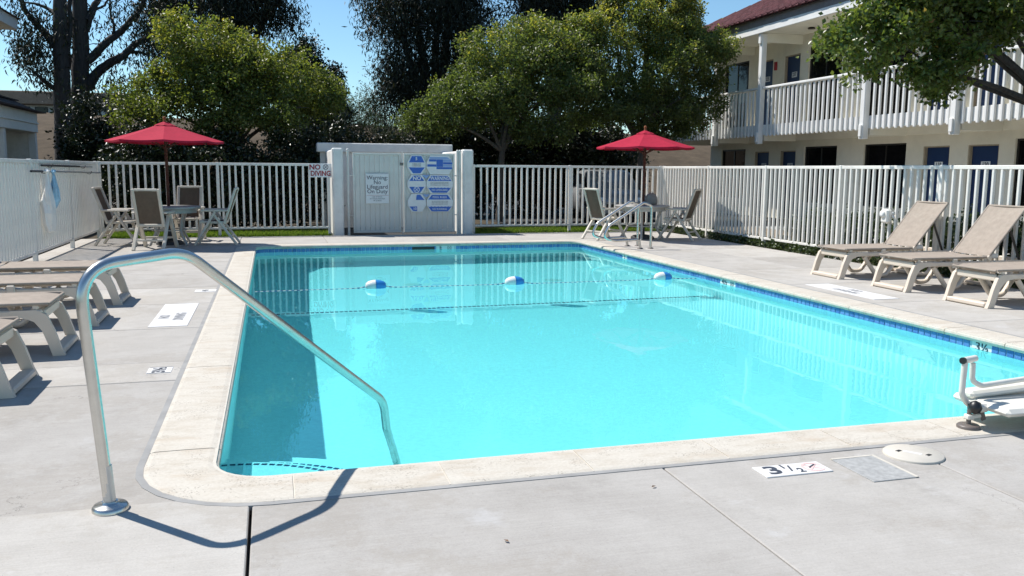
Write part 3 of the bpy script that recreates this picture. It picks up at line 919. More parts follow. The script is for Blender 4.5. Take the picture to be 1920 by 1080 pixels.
trap(b, [(215, 437), (430, 437), (370, 362), (275, 362)][::-1]); trap(b, [(212, 520), (275, 603), (370, 603), (430, 520)])
trap(b, [(310, 705), (430, 705), (370, 632), (318, 632)][::-1]); trap(b, [(215, 797), (268, 862), (325, 862), (325, 797)])
trap(b, [(500, 132), (500, 164), (603, 164), (603, 132)]); trap(b, [(605, 132), (605, 238), (700, 238), (700, 132)]); trap(b, [(702, 172), (702, 202), (835, 202), (835, 172)])
trap(b, [(475, 203), (475, 236), (603, 236), (603, 203)]); trap(b, [(605, 241), (605, 271), (832, 271), (832, 241)])
trap(b, [(480, 437), (822, 437), (770, 365), (530, 365)][::-1]); trap(b, wavy(482, 820, 530)[::-1] + [(545, 603), (755, 603)])
trap(b, [(485, 700), (812, 700), (765, 634), (535, 634)][::-1]); trap(b, wavy(480, 825, 797)[::-1] + [(535, 868), (770, 868)])
b.build('blue_panel', M['sign_blue'], r)
b = MB(); trap(b, [(395, 352), (455, 408), (512, 352)]); trap(b, [(400, 626), (455, 672), (508, 626)])
trap(b, [(505, 100), (505, 128), (800, 128), (760, 100)]); trap(b, [(702, 132), (702, 168), (825, 168), (820, 132)]); trap(b, [(702, 206), (702, 237), (832, 237), (832, 206)])
b.build('pale_panel', M['sign_pale'], r)
b = MB()
def st(s, x, y, size, sx=1.0, bold=.02): text_mb(b, s, size * U, T0 @ Matrix.Translation((*hx(x, y), .0068)), bold=bold, sx=sx)
st('NO', 325, 402, 74, 1.0, .03); st('WARNING', 655, 402, 74, .78, .02)
st('POOL RULES', 650, 668, 40, .9, .01); st('NO LIFEGUARD', 650, 566, 36, .9, .01); st('NO RUNNING', 650, 836, 36, .9, .01); st('5', 320, 128, 60); st('10', 292, 830, 50)
no_diving(b, T0 @ Matrix.Translation((*hx(320, 560), .0066)), 42 * U, w=.18)
b.build('lettering', M['sign_white'], r)
b = MB()
for y in (195, 212, 228): st('no diving or running', 322, y, 15, 1, 0)
for y in (455, 475, 495): st('persons shall shower before entering the pool', 650, y, 14, 1, 0)
for y in (725, 745, 765): st('children must be with an adult at all times', 650, y, 14, 1, 0)
b.build('small_print', M['sign_ink'], r)

# ------------------------------------------------------------------ steel rails
P0 = Vector((-.70, 3.82, 0)); ph = R_(43); dv = Vector((math.cos(ph), math.sin(ph), 0))
rail = thing('pool_handrail', 'bent stainless steel handrail at the near left corner of the pool', 'handrail', (P0.x, P0.y, 0))
def rp(s, z): return dv * s + Vector((0, 0, z))
pts = rounded([rp(0, 0), rp(-.082, 1.045), rp(.43, 1.072), rp(1.80, .06), rp(1.93, -.9)], [.17, .26, .16], 12)
b = MB(); b.tube(pts, .0245, 20); b.build('rail_tube', M['steel'], rail)
b = MB(); b.tube([rp(0, .004), rp(-.0122, .20)], .0258, 20); b.build('anchor_sleeve', M['pole_silver'], rail)
b = MB(); b.lathe([(.074, -.004), (.074, .014), (.066, .024), (.036, .028), (.032, .04)], 28); b.build('floor_flange', M['brown_steel' if False else 'steel'], rail)
# deck ladder: two closed loops of tube
lad = thing('pool_ladder', 'pair of looped steel ladder rails on the far right pool edge', 'ladder', (6.6, 15.0, 0))
for yy, dx in ((-.30, 0), (.30, 0)):
    q = [(.22, yy, 0), (.22, yy, .80), (.06, yy, .86), (-.62, yy, .44), (-.74, yy, .22), (-.50, yy, .155), (-.02, yy, .17), (.01, yy, 0)]
    b = MB(); b.tube(rounded(q, [.07, .09, .14, .16, .12, .06], 6), .025, 14); b.build('ladder_rail', M['steel'], lad)
    for x in (.22, .01):
        b = MB(); b.lathe([(.055, -.002), (.055, .010), (.03, .02)], 18, 0, Matrix.Translation((x, yy, 0))); b.build('floor_flange', M['brown_steel'], lad)

# ------------------------------------------------------------------ floats on the rope
def on_rope(x): return 11.28 + .02 * math.sin(x * 1.3)
rope = thing('float_rope', 'twisted blue and white safety rope across the pool', 'rope', (0, 0, WATER_Z))
b = MB()
xs = np.arange(PX0 + .05, PX1 - .02, .035)
fl = [1.30, 3.20, 5.45]
def rope_z(x): return -.001 + max([.04 * math.exp(-((abs(x - f) - .0) / .17) ** 2) for f in fl])
for i in range(len(xs) - 1):
    b.tube([(xs[i], on_rope(xs[i]), rope_z(xs[i])), (xs[i + 1], on_rope(xs[i + 1]), rope_z(xs[i + 1]))], .0075, 6, i % 2, caps=False)
b.build('cord', [M['rope_white'], M['rope_blue']], rope)
for i, (x, l) in enumerate(zip(fl, ('blue and white rope float nearest the left wall', 'blue and white rope float in the middle of the rope', 'blue and white rope float nearest the right wall'))):
    r = thing('rope_float', l, 'float', (x, on_rope(x), WATER_Z + .03), .06 * (i - 1), 'floats strung on the pool rope')
    Tx = Matrix.Rotation(R_(90), 4, 'Y')
    hp = [(.012, -.135), (.036, -.13), (.060, -.10), (.076, -.05), (.08, -.003)]
    b = MB(); b.lathe(hp, 22, 0, Tx); b.build('white_half', M['float_white'], r)
    b = MB(); b.lathe([(a, -z) for a, z in hp][::-1], 22, 0, Tx); b.build('blue_half', M['float_blue'], r)

# ------------------------------------------------------------------ loungers
def make_lounger(up, label, loc, rz, group):
    """local x runs from the foot end towards the head, y across"""
    r = thing('sun_lounger', label, 'sun lounger', loc, rz, group)
    W = .30
    for s in (-1, 1):
        b = MB(); b.box(.14, 1.92, s * W - .02, s * W + .02, .305, .364, .01); b.build('side_rail', M['resin'], r)
        # front leg, curved and raked forward
        prof = [(.18, .362), (.115, .325), (.065, .20), (.025, .06), (.0, 0), (.088, 0), (.11, .08), (.15, .20), (.20, .272), (.27, .302), (.34, .312), (.36, .362)]
        b = MB(); b.prism([(x, z) for x, z in prof], -.022, .022, 0, Matrix.Translation((0, s * W, 0)) @ Matrix.Rotation(R_(90), 4, 'X')); b.build('front_leg', M['resin'], r)
        # rear leg: a bracket that runs down, along the ground and up again
        b = MB(); b.tube(rounded([(1.12, s * (W - .03), .30), (1.30, s * (W - .03), .035), (1.48, s * (W - .03), .035), (1.68, s * (W - .03), .30)], [.12, .12], 5), .034, 8, flat=.8); b.build('rear_leg', M['resin'], r)
        b = MB(); b.tube(rounded([(.42, s * (W - .03), .30), (.64, s * (W - .03), .035), (.80, s * (W - .03), .035), (.98, s * (W - .03), .30)], [.10, .12], 5), .034, 8, flat=.8); b.build('middle_leg', M['resin'], r)
        b = MB(); b.box(.66, .73, s * (W + .022) - .012, s * (W + .022) + .02, .28, .40, .01); b.build('stacking_lug', M['resin'], r)
        b = MB(); b.tube([(1.2, s * (W + .005), .40), (1.2, s * (W + .03), .40)], .03, 12); b.build('hinge', M['resin'], r)
    b = MB(); b.box(.005, .105, -W + .027, W - .027, .005, .055, .012); b.build('foot_bar', M['resin'], r)
    b = MB(); b.box(.125, .16, -W + .027, W - .027, .285, .362, .012); b.build('end_bar', M['resin'], r)
    b = MB(); b.box(1.86, 1.915, -W + .023, W - .023, .285, .365, .012); b.build('head_bar', M['resin'], r)
    b = MB(); b.box(1.34, 1.44, -W + .07, W - .07, .018, .052, .01); b.build('rear_foot_bar', M['resin'], r)
    # sling
    b = MB(); n = 8
    V = []; ny = 6
    for i in range(n + 1):
        for j in range(ny + 1):
            x = .10 + 1.10 * i / n; y = -W + 2 * W * j / ny
            V.append((x, y * 1.02, .418 - .012 * (1 - (2 * j / ny - 1) ** 2) - (.02 if i == 0 else 0)))
    b.add(V, [(i * (ny + 1) + j, (i + 1) * (ny + 1) + j, (i + 1) * (ny + 1) + j + 1, i * (ny + 1) + j + 1) for i in range(n) for j in range(ny)], 0, True)
    for s in (-1, 1):
        b.tube([(.10, s * W * 1.03, .408), (1.20, s * W * 1.03, .408)], .013, 8)
    b.tube([(.10, -W, .402), (.10, W, .402)], .013, 8)
    b.build('seat_sling', M['sling'], r)
    for s in (-1, 1):
        for x in (.19, 1.16):
            b = MB(); b.box(x - .02, x + .02, s * W - .012, s * W + .012, .365, .402, .004); b.build('sling_bracket', M['resin'], r)
    ang = R_(50) if up else 0.0
    T = Matrix.Translation((1.21, 0, .41)) @ Matrix.Rotation(-ang, 4, 'Y')
    b = MB(); V = []; Lb = .80
    for i in range(n + 1):
        for j in range(ny + 1):
            V.append(T @ Vector((.01 + Lb * i / n, (-W + 2 * W * j / ny) * .98, .008 - .012 * (1 - (2 * j / ny - 1) ** 2))))
    b.add(V, [(i * (ny + 1) + j, (i + 1) * (ny + 1) + j, (i + 1) * (ny + 1) + j + 1, i * (ny + 1) + j + 1) for i in range(n) for j in range(ny)], 0, True)
    for s in (-1, 1): b.tube([T @ Vector((.0, s * W * .985, 0)), T @ Vector((Lb, s * W * .985, 0))], .016, 8)
    b.tube([T @ Vector((Lb, -W * .985, 0)), T @ Vector((Lb, W * .985, 0))], .016, 8)
    b.build('back_sling', M['sling'], r)
    if up:
        for s in (-1, 1):
            b = MB(); b.bar(T @ Vector((.5, s * (W - .06), -.012)), (1.75, s * (W - .06), .33), .022, .03, .005); b.build('prop_arm', M['bronze'], r)
        b = MB(); b.box(1.24, 1.42, -.10 - .14, -.02 - .14, .38, .44, .012); b.build('ratchet_block', M['float_white'], r)
    return r
GR, GL = 'raised loungers along the right fence', 'flat loungers in a row on the left deck'
l1 = make_lounger(True, 'raised taupe lounger farthest from the camera on the right deck', (7.38, 10.22, 0), 0, GR)
copy_thing(l1, 'raised taupe lounger in the middle of the right row, dark mark near its top edge', (7.39, 8.95, 0), R_(-1), GR)
copy_thing(l1, 'lounger on the right deck cut by the picture edge, nearest the pool lift', (7.385, 7.70, 0), R_(.5), GR)
l2 = make_lounger(False, 'flat taupe lounger farthest back in the left row, below the hanging bag', (-1.55, 10.05, 0), math.pi, GL)
copy_thing(l2, 'flat lounger second from the back in the left row', (-1.56, 8.78, 0), math.pi + R_(1), GL)
copy_thing(l2, 'flat lounger beside the white NO DIVING rectangle, third from the back', (-1.58, 7.50, 0), math.pi + R_(2), GL)
copy_thing(l2, 'lounger nearest the camera on the left, only its front leg in view', (-1.60, 6.22, 0), math.pi + R_(1), GL)

# ------------------------------------------------------------------ tables, chairs, umbrellas
def make_chair(label, loc, rz, group):
    """high-backed folding chair; local +x is where the sitter looks"""
    r = thing('patio_chair', label, 'chair', loc, rz, group)
    W = .27
    for s in (-1, 1):
        y = s * W
        b = MB(); b.bar((-.02, y, .63), (.36, y * 1.02, 0), .044, .066, .01, up=(0, 1, 0)); b.build('front_leg', M['resin_grey'], r)
        b = MB(); b.bar((.03, y * .90, .61), (-.40, y * .94, 0), .044, .062, .01, up=(0, 1, 0)); b.build('rear_leg', M['resin_grey'], r)
        b = MB(); b.box(-.26, .24, y - .036, y + .036, .632, .67, .012); b.build('armrest', M['resin_grey'], r)
        b = MB(); b.bar((-.17, y * .80, .40), (-.40, y * .80, 1.07), .048, .055, .012, up=(0, 1, 0)); b.build('back_post', M['resin_grey'], r)
        b = MB(); b.bar((-.20, y * .80, .42), (.27, y * .80, .44), .035, .05, .01); b.build('seat_rail', M['resin_grey'], r)
    b = MB(); b.bar((-.396, -W * .80 + .02, 1.055), (-.396, W * .80 - .02, 1.055), .032, .045, .01); b.build('top_bar', M['resin_grey'], r)
    b = MB(); b.bar((-.19, -W * .80 + .02, .43), (-.19, W * .80 - .02, .43), .03, .05, .01); b.build('lower_bar', M['resin_grey'], r)
    b = MB(); b.bar((.265, -W * .80 + .02, .437), (.265, W * .80 - .02, .437), .04, .05, .012); b.build('seat_bar', M['resin_grey'], r)
    b = MB(); b.bar((-.285, -W * .9, .17), (-.285, W * .9, .17), .025, .035, .006); b.bar((.25, -W, .185), (.25, W, .185), .025, .035, .006); b.build('stretcher', M['resin_grey'], r)
    b = MB(); n = 6; V = []
    for i in range(n + 1):
        t = i / n
        for j in range(5):
            y = (-1 + j / 2) * (W * .80 - .012)
            V.append((-.195 - .196 * t - .02 * (1 - (j / 2 - 1) ** 2), y, .46 + .575 * t))
    b.add(V, [(i * 5 + j, i * 5 + j + 1, (i + 1) * 5 + j + 1, (i + 1) * 5 + j) for i in range(n) for j in range(4)], 0, True)
    b.build('back_sling', M['sling_dark'], r, fix=False)
    b = MB(); V = []
    for i in range(4):
        for j in range(5):
            y = (-1 + j / 2) * (W * .80 - .012)
            V.append((-.17 + .41 * i / 3, y, .452 - .018 * (1 - (j / 2 - 1) ** 2)))
    b.add(V, [(i * 5 + j, (i + 1) * 5 + j, (i + 1) * 5 + j + 1, i * 5 + j + 1) for i in range(3) for j in range(4)], 0, True)
    b.build('seat_sling', M['sling_dark'], r, fix=False)
    return r
GC = 'high-backed patio chairs round the two tables'
c1 = make_chair('patio chair turned to the table, its brown back towards the pool, at the left table', (-2.02, 16.42, 0), R_(80), GC)
copy_thing(c1, 'patio chair in the corner against the left fence', (-2.72, 17.42, 0), R_(-8), GC)
copy_thing(c1, 'patio chair behind the left table, facing the pool', (-1.62, 18.18, 0), R_(-96), GC)
copy_thing(c1, 'patio chair at the right side of the left table, seen from its side', (-1.02, 17.18, 0), R_(176), GC)
copy_thing(c1, 'patio chair at the left side of the right table, beside the ladder', (6.80, 16.98, 0), R_(18), GC)
copy_thing(c1, 'patio chair between the right table and the fence corner', (8.32, 16.55, 0), R_(134), GC)

def make_table(label, loc, group):
    r = thing('patio_table', label, 'table', loc, 0, group)
    b = MB(); b.lathe([(.53, .665), (.56, .675), (.575, .70), (.57, .715), (.55, .72), (.03, .722)], 40); b.build('tabletop', M['table'], r)
    b = MB(); b.lathe([(.50, .60), (.505, .664)], 36); b.build('apron', M['table'], r)
    for k in range(4):
        a = R_(45 + 90 * k); c, s_ = math.cos(a), math.sin(a)
        q = [(.40 * c, .40 * s_, .62), (.33 * c, .33 * s_, .45), (.30 * c, .30 * s_, .25), (.46 * c, .46 * s_, 0)]
        b = MB(); b.tube(rounded(q, [.1, .15], 5), .026, 8); b.build('leg', M['table'], r)
    b = MB(); b.tube([(.31 * math.cos(R_(10 * i)), .31 * math.sin(R_(10 * i)), .28) for i in range(36)], .012, 6, closed=True); b.build('ring_brace', M['table'], r)
    return r
t1 = make_table('round grey patio table at the left, in the fence corner', (-1.86, 17.3, 0), 'round patio tables')
copy_thing(t1, 'round grey patio table at the right behind the ladder', (7.60, 16.85, 0), R_(20), 'round patio tables')
def make_umbrella(label, loc, rz, group):
    r = thing('patio_umbrella', label, 'umbrella', loc, rz, group)
    b = MB(); b.tube([(0, 0, .03), (0, 0, 2.27)], .028, 12); b.build('pole', M['wood'], r)
    b = MB(); b.lathe([(.026, 2.27), (.03, 2.295), (.02, 2.315), (.034, 2.345), (.026, 2.372), (.004, 2.382)], 12); b.build('finial', M['wood_light'], r)
    b = MB(); b.lathe([(.25, 0), (.25, .04), (.20, .075), (.05, .10), (.045, .30)], 24); b.build('base', M['base'], r)
    # canopy: eight sagging panels
    def ring(rad, z, sag, n=48):
        out = []
        for k in range(n):
            a = 2 * math.pi * k / n
            f = (k % (n // 8)) / (n // 8)
            e = math.cos(R_(22.5)) / math.cos(a % R_(45) - R_(22.5))
            out.append((rad * e * math.cos(a), rad * e * math.sin(a), z - sag * math.sin(math.pi * f)))
        return out
    rows = [(.08, 2.235, 0), (.28, 2.165, .004), (.52, 2.085, .010), (.78, 2.005, .014), (1.03, 1.93, .018)]
    b = MB(); V = []
    for rad, z, sg in rows: V += ring(rad, z, sg)
    n = 48
    b.add(V, [(i * n + k, i * n + (k + 1) % n, (i + 1) * n + (k + 1) % n, (i + 1) * n + k) for i in range(len(rows) - 1) for k in range(n)], 0, False)
    hem = V[-n:] + [(x * .999, y * .999, z - .035) for x, y, z in V[-n:]]
    b.add(hem, [(k, (k + 1) % n, n + (k + 1) % n, n + k) for k in range(n)], 0)
    b.build('canopy', M['canvas'], r, fix=False)
    b = MB(); V = []
    for rad, z, sg in ((.015, 2.285, 0), (.10, 2.252, 0), (.19, 2.212, .010)): V += ring(rad, z, sg)
    b.add(V, [(i * n + k, i * n + (k + 1) % n, (i + 1) * n + (k + 1) % n, (i + 1) * n + k) for i in range(2) for k in range(n)], 0)
    b.build('vent_cap', M['canvas'], r, fix=False)
    for k in range(8):
        a = R_(45 * k); c, s_ = math.cos(a), math.sin(a)
        b = MB(); b.bar((.03 * c, .03 * s_, 2.215), (1.02 * c, 1.02 * s_, 1.91), .014, .02); b.build('rib', M['wood'], r)
        b = MB(); b.bar((.03 * c, .03 * s_, 1.80), (.55 * c, .55 * s_, 2.055), .012, .016); b.build('strut', M['wood'], r)
    b = MB(); b.lathe([(.04, 1.77), (.045, 1.79), (.045, 1.82), (.035, 1.84)], 12); b.build('runner', M['wood'], r)
    return r
u1 = make_umbrella('open crimson umbrella over the left table', (-1.86, 17.3, 0), R_(4), 'crimson market umbrellas')
copy_thing(u1, 'open crimson umbrella over the right table by the fence corner', (7.62, 16.85, 0), R_(14), 'crimson market umbrellas')
# rounded grey bag on the right table
r = thing('grey_bag', 'rounded grey bag standing on the right table beside the pole', 'bag', (7.83, 16.92, .722), R_(15))
b = MB(); b.lathe([(.10, 0), (.155, .01), (.165, .08), (.15, .16), (.11, .215), (.05, .245), (.005, .25)], 20, 0, Matrix.Diagonal((1.0, .6, 1, 1))); b.build('sack', M['grey_bag'], r)
b = MB(); b.tube([(-.05, 0, .24), (-.03, 0, .27), (.03, 0, .27), (.05, 0, .24)], .008, 6); b.build('handle', M['grey_bag'], r)

# ------------------------------------------------------------------ things hung on the left fence
X = -3.45 + .045
def hung_pole(label, a, b_, split, rad):
    r = thing('skimmer_pole', label, 'pole', tuple(a), 0, 'poles hung on the left fence')
    d = Vector(b_) - Vector(a)
    b = MB(); b.tube([Vector((0, 0, 0)), d * split], rad * 1.12, 10); b.build('grip', M['black'], r)
    b = MB(); b.tube([d * split, d], rad, 10); b.build('shaft', M['pole_silver'], r)
    for t in (.15, .8):
        p = d * t
        b = MB(); b.tube(rounded([(p.x - .05, p.y, p.z - .02), (p.x + .0, p.y, p.z - .03), (p.x + .03, p.y, p.z), (p.x + .03, p.y, p.z + .03)], [.02, .02], 4), .006, 6); b.build('hook', M['brown_steel'], r)
hung_pole('short black and silver pole, the upper of two on the left fence', at(78, 310, x=X + .02), at(172, 313, x=X + .02), .7, .016)
hung_pole('long silver pole with black tip hung below the other on the left fence', at(58, 321, x=X + .05), at(188, 324, x=X + .05), .12, .015)
# plastic bag / rope bundle
c = at(88, 324, x=X + .08)
r = thing('hanging_bag', 'crumpled blue and white plastic bag hanging from the long pole', 'plastic bag', tuple(c))
def crumple(prof, n, amp, seed, off=(0, 0)):
    rg = np.random.default_rng(seed); V = []
    for i, (rad, z) in enumerate(prof):
        for k in range(n):
            a = 2 * math.pi * k / n
            rr = rad * (1 + amp * rg.uniform(-1, 1))
            V.append((off[0] + rr * math.cos(a) * .55, off[1] + rr * math.sin(a), z + amp * .05 * rg.uniform(-1, 1)))
    F = [(i * n + k, i * n + (k + 1) % n, (i + 1) * n + (k + 1) % n, (i + 1) * n + k) for i in range(len(prof) - 1) for k in range(n)]
    return V, F
b = MB(); V, F_ = crumple([(.01, .06), (.07, .03), (.03, -.01), (.05, -.12), (.12, -.28), (.17, -.45), (.18, -.62), (.15, -.78), (.10, -.90), (.01, -.93)], 14, .22, 3)
b.add(V, F_, 0, False); b.build('film', M['float_white'], r)
b = MB(); V, F_ = crumple([(.02, .05), (.06, .02), (.035, -.02), (.05, -.10), (.10, -.25), (.11, -.42), (.07, -.52), (.01, -.55)], 12, .35, 5, (.07, .10))
b.add(V, F_, 0, False); b.build('blue_film', M['bag_blue'], r)
# white box with a hose tap on the right fence
p = at(1662, 405, x=9.18)
r = thing('hose_reel_box', 'small white box with a tap fixed to the right fence behind the far lounger', 'fitting', tuple(p))
b = MB(); b.box(-.05, .04, -.085, .085, -.11, .11, .025); b.build('housing', M['fence'], r)
b = MB(); b.lathe([(.05, 0), (.055, .02), (.02, .03)], 14, 0, frame((0, -1, 0), (0, 0, 1), (-1, 0, 0), (-.05, .02, .03))); b.build('dial', M['float_white'], r)
b = MB(); b.tube(rounded([(0, -.11, .02), (-.02, -.17, .03), (-.02, -.19, -.02)], [.03], 4), .014, 8); b.box(-.04, .0, -.20, -.15, .03, .07, .006); b.build('tap', M['pole_silver'], r)

# ------------------------------------------------------------------ pool lift, cut by the right edge
lift = thing('pool_lift', 'cream pool lift with a black ball knob on the near coping', 'pool lift', (3.80, 3.86, 0))
b = MB(); b.lathe([(.062, .004), (.062, .018), (.054, .026), (.02, .028)], 22); b.build('foot_disc', M['brown_steel'], lift)
b = MB(); b.tube([(0, 0, .026), (0, 0, .14)], .013, 10); b.build('screw_stem', M['brown_steel'], lift)
b = MB(); b.lathe([(.004, .095), (.026, .104), (.036, .13), (.036, .136), (.026, .162), (.004, .172)], 16, 0, Matrix.Translation((.004, -.035, 0))); b.build('ball_knob', M['black'], lift)
b = MB(); b.box(-.022, .022, -.022, .022, .055, .085, .006); b.bar((.02, 0, .07), (.085, .0, .075), .03, .022, .004); b.build('clamp', M['lift'], lift)
b = MB(); b.bar((.075, -.01, .10), (.095, -.01, .045), .016, .03, .005); b.build('clamp_lever', M['brown_steel'], lift)
b = MB(); b.tube(rounded([(-.04, .02, .385), (-.045, .02, .20), (.01, .03, .135), (.16, .04, .13)], [.05, .05], 6), .017, 12); b.build('arm_tube', M['lift'], lift)
b = MB(); b.tube(rounded([(.045, .05, .37), (.05, .05, .26), (.12, .05, .232), (.75, .06, .27)], [.06, .05], 6), .016, 12); b.build('side_tube', M['lift'], lift)
b = MB(); b.tube([(-.05, .02, .395), (.065, .055, .395)], .019, 12); b.build('cross_tube', M['lift'], lift)
b = MB(); b.tube([(-.062, .016, .395), (-.049, .02, .395)], .0195, 12); b.build('end_cap', M['black'], lift)
b = MB(); b.box(.07, 1.25, -.20, .22, .11, .155, .02); b.box(.02, .10, -.05, .06, .10, .15, .015); b.build('seat_plate', M['lift'], lift)
b = MB(); b.bar((.06, .10, .175), (.95, .10, .215), .10, .045, .015); b.build('boom', M['lift'], lift)
b = MB(); b.box(.95, 1.55, -.28, .30, .02, .10, .02); b.box(1.10, 1.45, -.16, .18, .10, .95, .03); b.build('base_unit', M['lift'], lift)

# ------------------------------------------------------------------ motel on the right
motel = thing('motel', 'two-storey cream motel with blue doors, white balcony and red tiled roof', 'building', (0, 0, 0))
XW, Y0M, Y1M = 15.2, 2.5, 27.95
low_open = []; up_open = []
# (kind, y0, y1)
seq = [('w', 25.60, 27.18), ('d', 24.19, 25.03), ('d', 22.75, 23.57), ('w', 20.79, 22.33), ('w', 18.07, 19.66), ('d', 16.64, 17.48), ('d', 15.23, 16.09), ('w', 13.25, 14.81), ('w', 10.55, 12.12), ('d', 9.12, 9.96), ('d', 7.70, 8.54), ('w', 5.72, 7.28)]
NUM_LOW = {24.19: '117', 22.75: '118', 16.64: '119', 15.23: '120', 9.12: '121', 7.70: '122'}
NUM_UP = {24.19: '235', 22.75: '237', 16.64: '238', 15.23: '239', 9.12: '240', 7.70: '241'}
def storey(zf, ztop, zdoor, zw0, zw1, nums):
    ys = sorted([(y0, y1, k) for k, y0, y1 in seq])
    b = MB(); y = Y0M
    for (y0, y1, k) in ys:
        b.box(XW, XW + .25, y, y0, zf, ztop)
        if k == 'd': b.box(XW, XW + .25, y0, y1, zf + zdoor, ztop)
        else:
            b.box(XW, XW + .25, y0, y1, zf + zw1, ztop); b.box(XW, XW + .25, y0, y1, zf, zf + zw0)
        y = y1
    b.box(XW, XW + .25, y, Y1M, zf, ztop)
    b.build('wall', M['cream'], motel, fix=False)
    for (y0, y1, k) in ys:
        if k == 'd':
            b = MB(); b.box(XW + .10, XW + .15, y0 + .03, y1 - .03, zf + .01, zf + zdoor - .03, .004); d = b.build('door', M['door'], motel)
            b = MB(); T = frame((0, -1, 0), (0, 0, 1), (-1, 0, 0), (XW + .098, (y0 + y1) / 2, zf + 1.62))
            b.box(-.13, .13, -.08, .08, -.004, .005, .003, 0, T); b.build('number_plate', M['sign_white'], d)
            b = MB(); text_mb(b, nums[y0], .15, T @ Matrix.Translation((0, 0, .007)), bold=.03, sx=.85); b.build('room_number', M['ink'], d)
            b = MB(); b.lathe([(.01, 0), (.028, .01), (.028, .03), (.01, .05)], 10, 0, frame((0, 1, 0), (0, 0, 1), (1, 0, 0), (XW + .04, y0 + .1, zf + 1.0))); b.build('handle', M['pole_silver'], d)
            b = MB(); b.box(XW + .02, XW + .16, y0, y0 + .03, zf, zf + zdoor - .03); b.box(XW + .02, XW + .16, y1 - .03, y1, zf, zf + zdoor - .03); b.box(XW + .02, XW + .16, y0, y1, zf + zdoor - .03, zf + zdoor); b.build('door_frame', M['tan'], motel)
        else:
            b = MB(); t_ = .045
            z0, z1 = zf + zw0, zf + zw1
            b.box(XW + .05, XW + .11, y0, y0 + t_, z0, z1); b.box(XW + .05, XW + .11, y1 - t_, y1, z0, z1); b.box(XW + .05, XW + .11, y0 + t_, y1 - t_, z1 - t_, z1); b.box(XW + .05, XW + .11, y0 + t_, y1 - t_, z0, z0 + t_)
            ym = (y0 + y1) / 2; b.box(XW + .055, XW + .105, ym - .02, ym + .02, z0 + t_, z1 - t_)
            w = b.build('window', M['bronze'], motel)
            b = MB(); b.box(XW + .075, XW + .085, y0 + t_, ym - .02, z0 + t_, z1 - t_); b.build('pane', M['pane'], w)
            b = MB(); b.box(XW + .083, XW + .093, ym + .02, y1 - t_, z0 + t_, z1 - t_); b.build('pane', M['pane'], w)
storey(0.0, 2.55, 2.07, .55, 2.17, NUM_LOW)
storey(2.72, 5.44, 2.20, .15, 2.32, NUM_UP)
b = MB(); b.box(XW + .25, 22.5, Y0M, Y1M, -.05, 5.45); b.build('core', M['cream'], motel)
b = MB(); b.box(XW - .09, XW, Y0M, Y1M, 2.36, 2.55); b.build('ledger_beam', M['soffit'], motel)
b = MB(); b.box(14.05, 15.2 + .2, Y0M, Y1M + .6, 2.552, 2.715); b.build('balcony_floor', M['soffit'], motel)
b = MB(); b.box(14.0, 14.048, Y0M, Y1M + .6, 2.50, 2.80, .006); b.build('balcony_fascia', M['white'], motel)
b = MB(); b.box(13.90, 14.06, Y0M, Y1M + .6, 3.82, 3.885, .012); b.build('balcony_rail', M['white'], motel)
b = MB(); b.box(13.945, 13.998, -.036, .036, 2.46, 3.818, .012); fb = None
yy = Y0M + .1
posts = [27.9, 25.35, 22.72, 18.06, 15.15, 10.4, 7.5, 3.0]
while yy < Y1M + .55:
    if not any(abs(yy - p) < .13 for p in posts):
        if fb is None: fb = b.build('baluster', M['white'], motel); o = fb
        else: o = link('baluster', fb.data, motel)
        o.location = (0, yy, 0)
    yy += .20
for y in posts:
    b = MB(); b.box(13.84, 14.0, y - .08, y + .08, 2.24, 5.40, .012); b.box(13.80, 13.84, y - .05, y + .05, 2.30, 2.58, .008); b.box(13.79, 13.84, y - .06, y + .06, 5.12, 5.40, .008)
    b.build('balcony_post', M['white'], motel)
    b = MB(); b.box(14.0, XW, y - .06, y + .06, 5.16, 5.415); b.build('cross_beam', M['soffit'], motel)
    b = MB(); b.box(14.05, XW - .09, y - .07, y + .07, 2.34, 2.55); b.build('cross_beam', M['soffit'], motel)
b = MB(); b.box(13.80, XW + .3, Y0M, Y1M + .7, 5.42, 5.47); b.build('soffit', M['soffit'], motel)
b = MB(); b.box(13.74, 13.80, Y0M, Y1M + .75, 5.40, 5.60, .006); b.build('fascia', M['white'], motel)
b = MB(); b.box(13.745, 13.82, Y0M, Y1M + .8, 5.603, 5.855, .006); b.build('eave_shade_strip', M['eave_shade'], motel)  # recessed strip below the tiles, the overhang's shadow put into its grey
XR, ZE, XRG, ZR = 13.62, 5.82, 17.6, 7.62
b = MB(); b.add([(XR, Y0M, ZE - .03), (XRG, Y0M, ZR - .03), (XRG, Y1M + .9, ZR - .03), (XR, Y1M + .9, ZE - .03), (23.2, Y0M, ZE - .03), (23.2, Y1M + .9, ZE - .03)], [(0, 3, 2, 1), (1, 2, 5, 4)])
b.build('roof', M['roof'], motel, fix=False)
b = MB(); ncr = 14; sl = math.atan2(ZR - ZE, XRG - XR); ln = math.hypot(ZR - ZE, XRG - XR) / ncr
for i in range(ncr):
    y = Y0M + (.15 if i % 2 else 0)
    while y < Y1M + .85:
        t_ = i * ln + random.uniform(-.008, .008)
        T = Matrix.Translation((XR + t_ * math.cos(sl), y, ZE + t_ * math.sin(sl) + random.uniform(0, .006))) @ Matrix.Rotation(-sl - .03, 4, 'Y')
        b.box(-.03, ln + .02, .006, .294, -.004, .028, 0, 0, T)
        b.tube([T @ Vector((-.03, .03, .028)), T @ Vector((ln + .02, .03, .028))], .042, 6, 0, caps=True)
        y += .30
o = b.build('roof_tile', M['roof'], motel, fix=False); o['kind'] = 'stuff'
T = Matrix.Translation((16.2, 23.2, 7.05)) @ Matrix.Rotation(R_(-14), 4, 'Y') @ Matrix.Rotation(R_(10), 4, 'X')
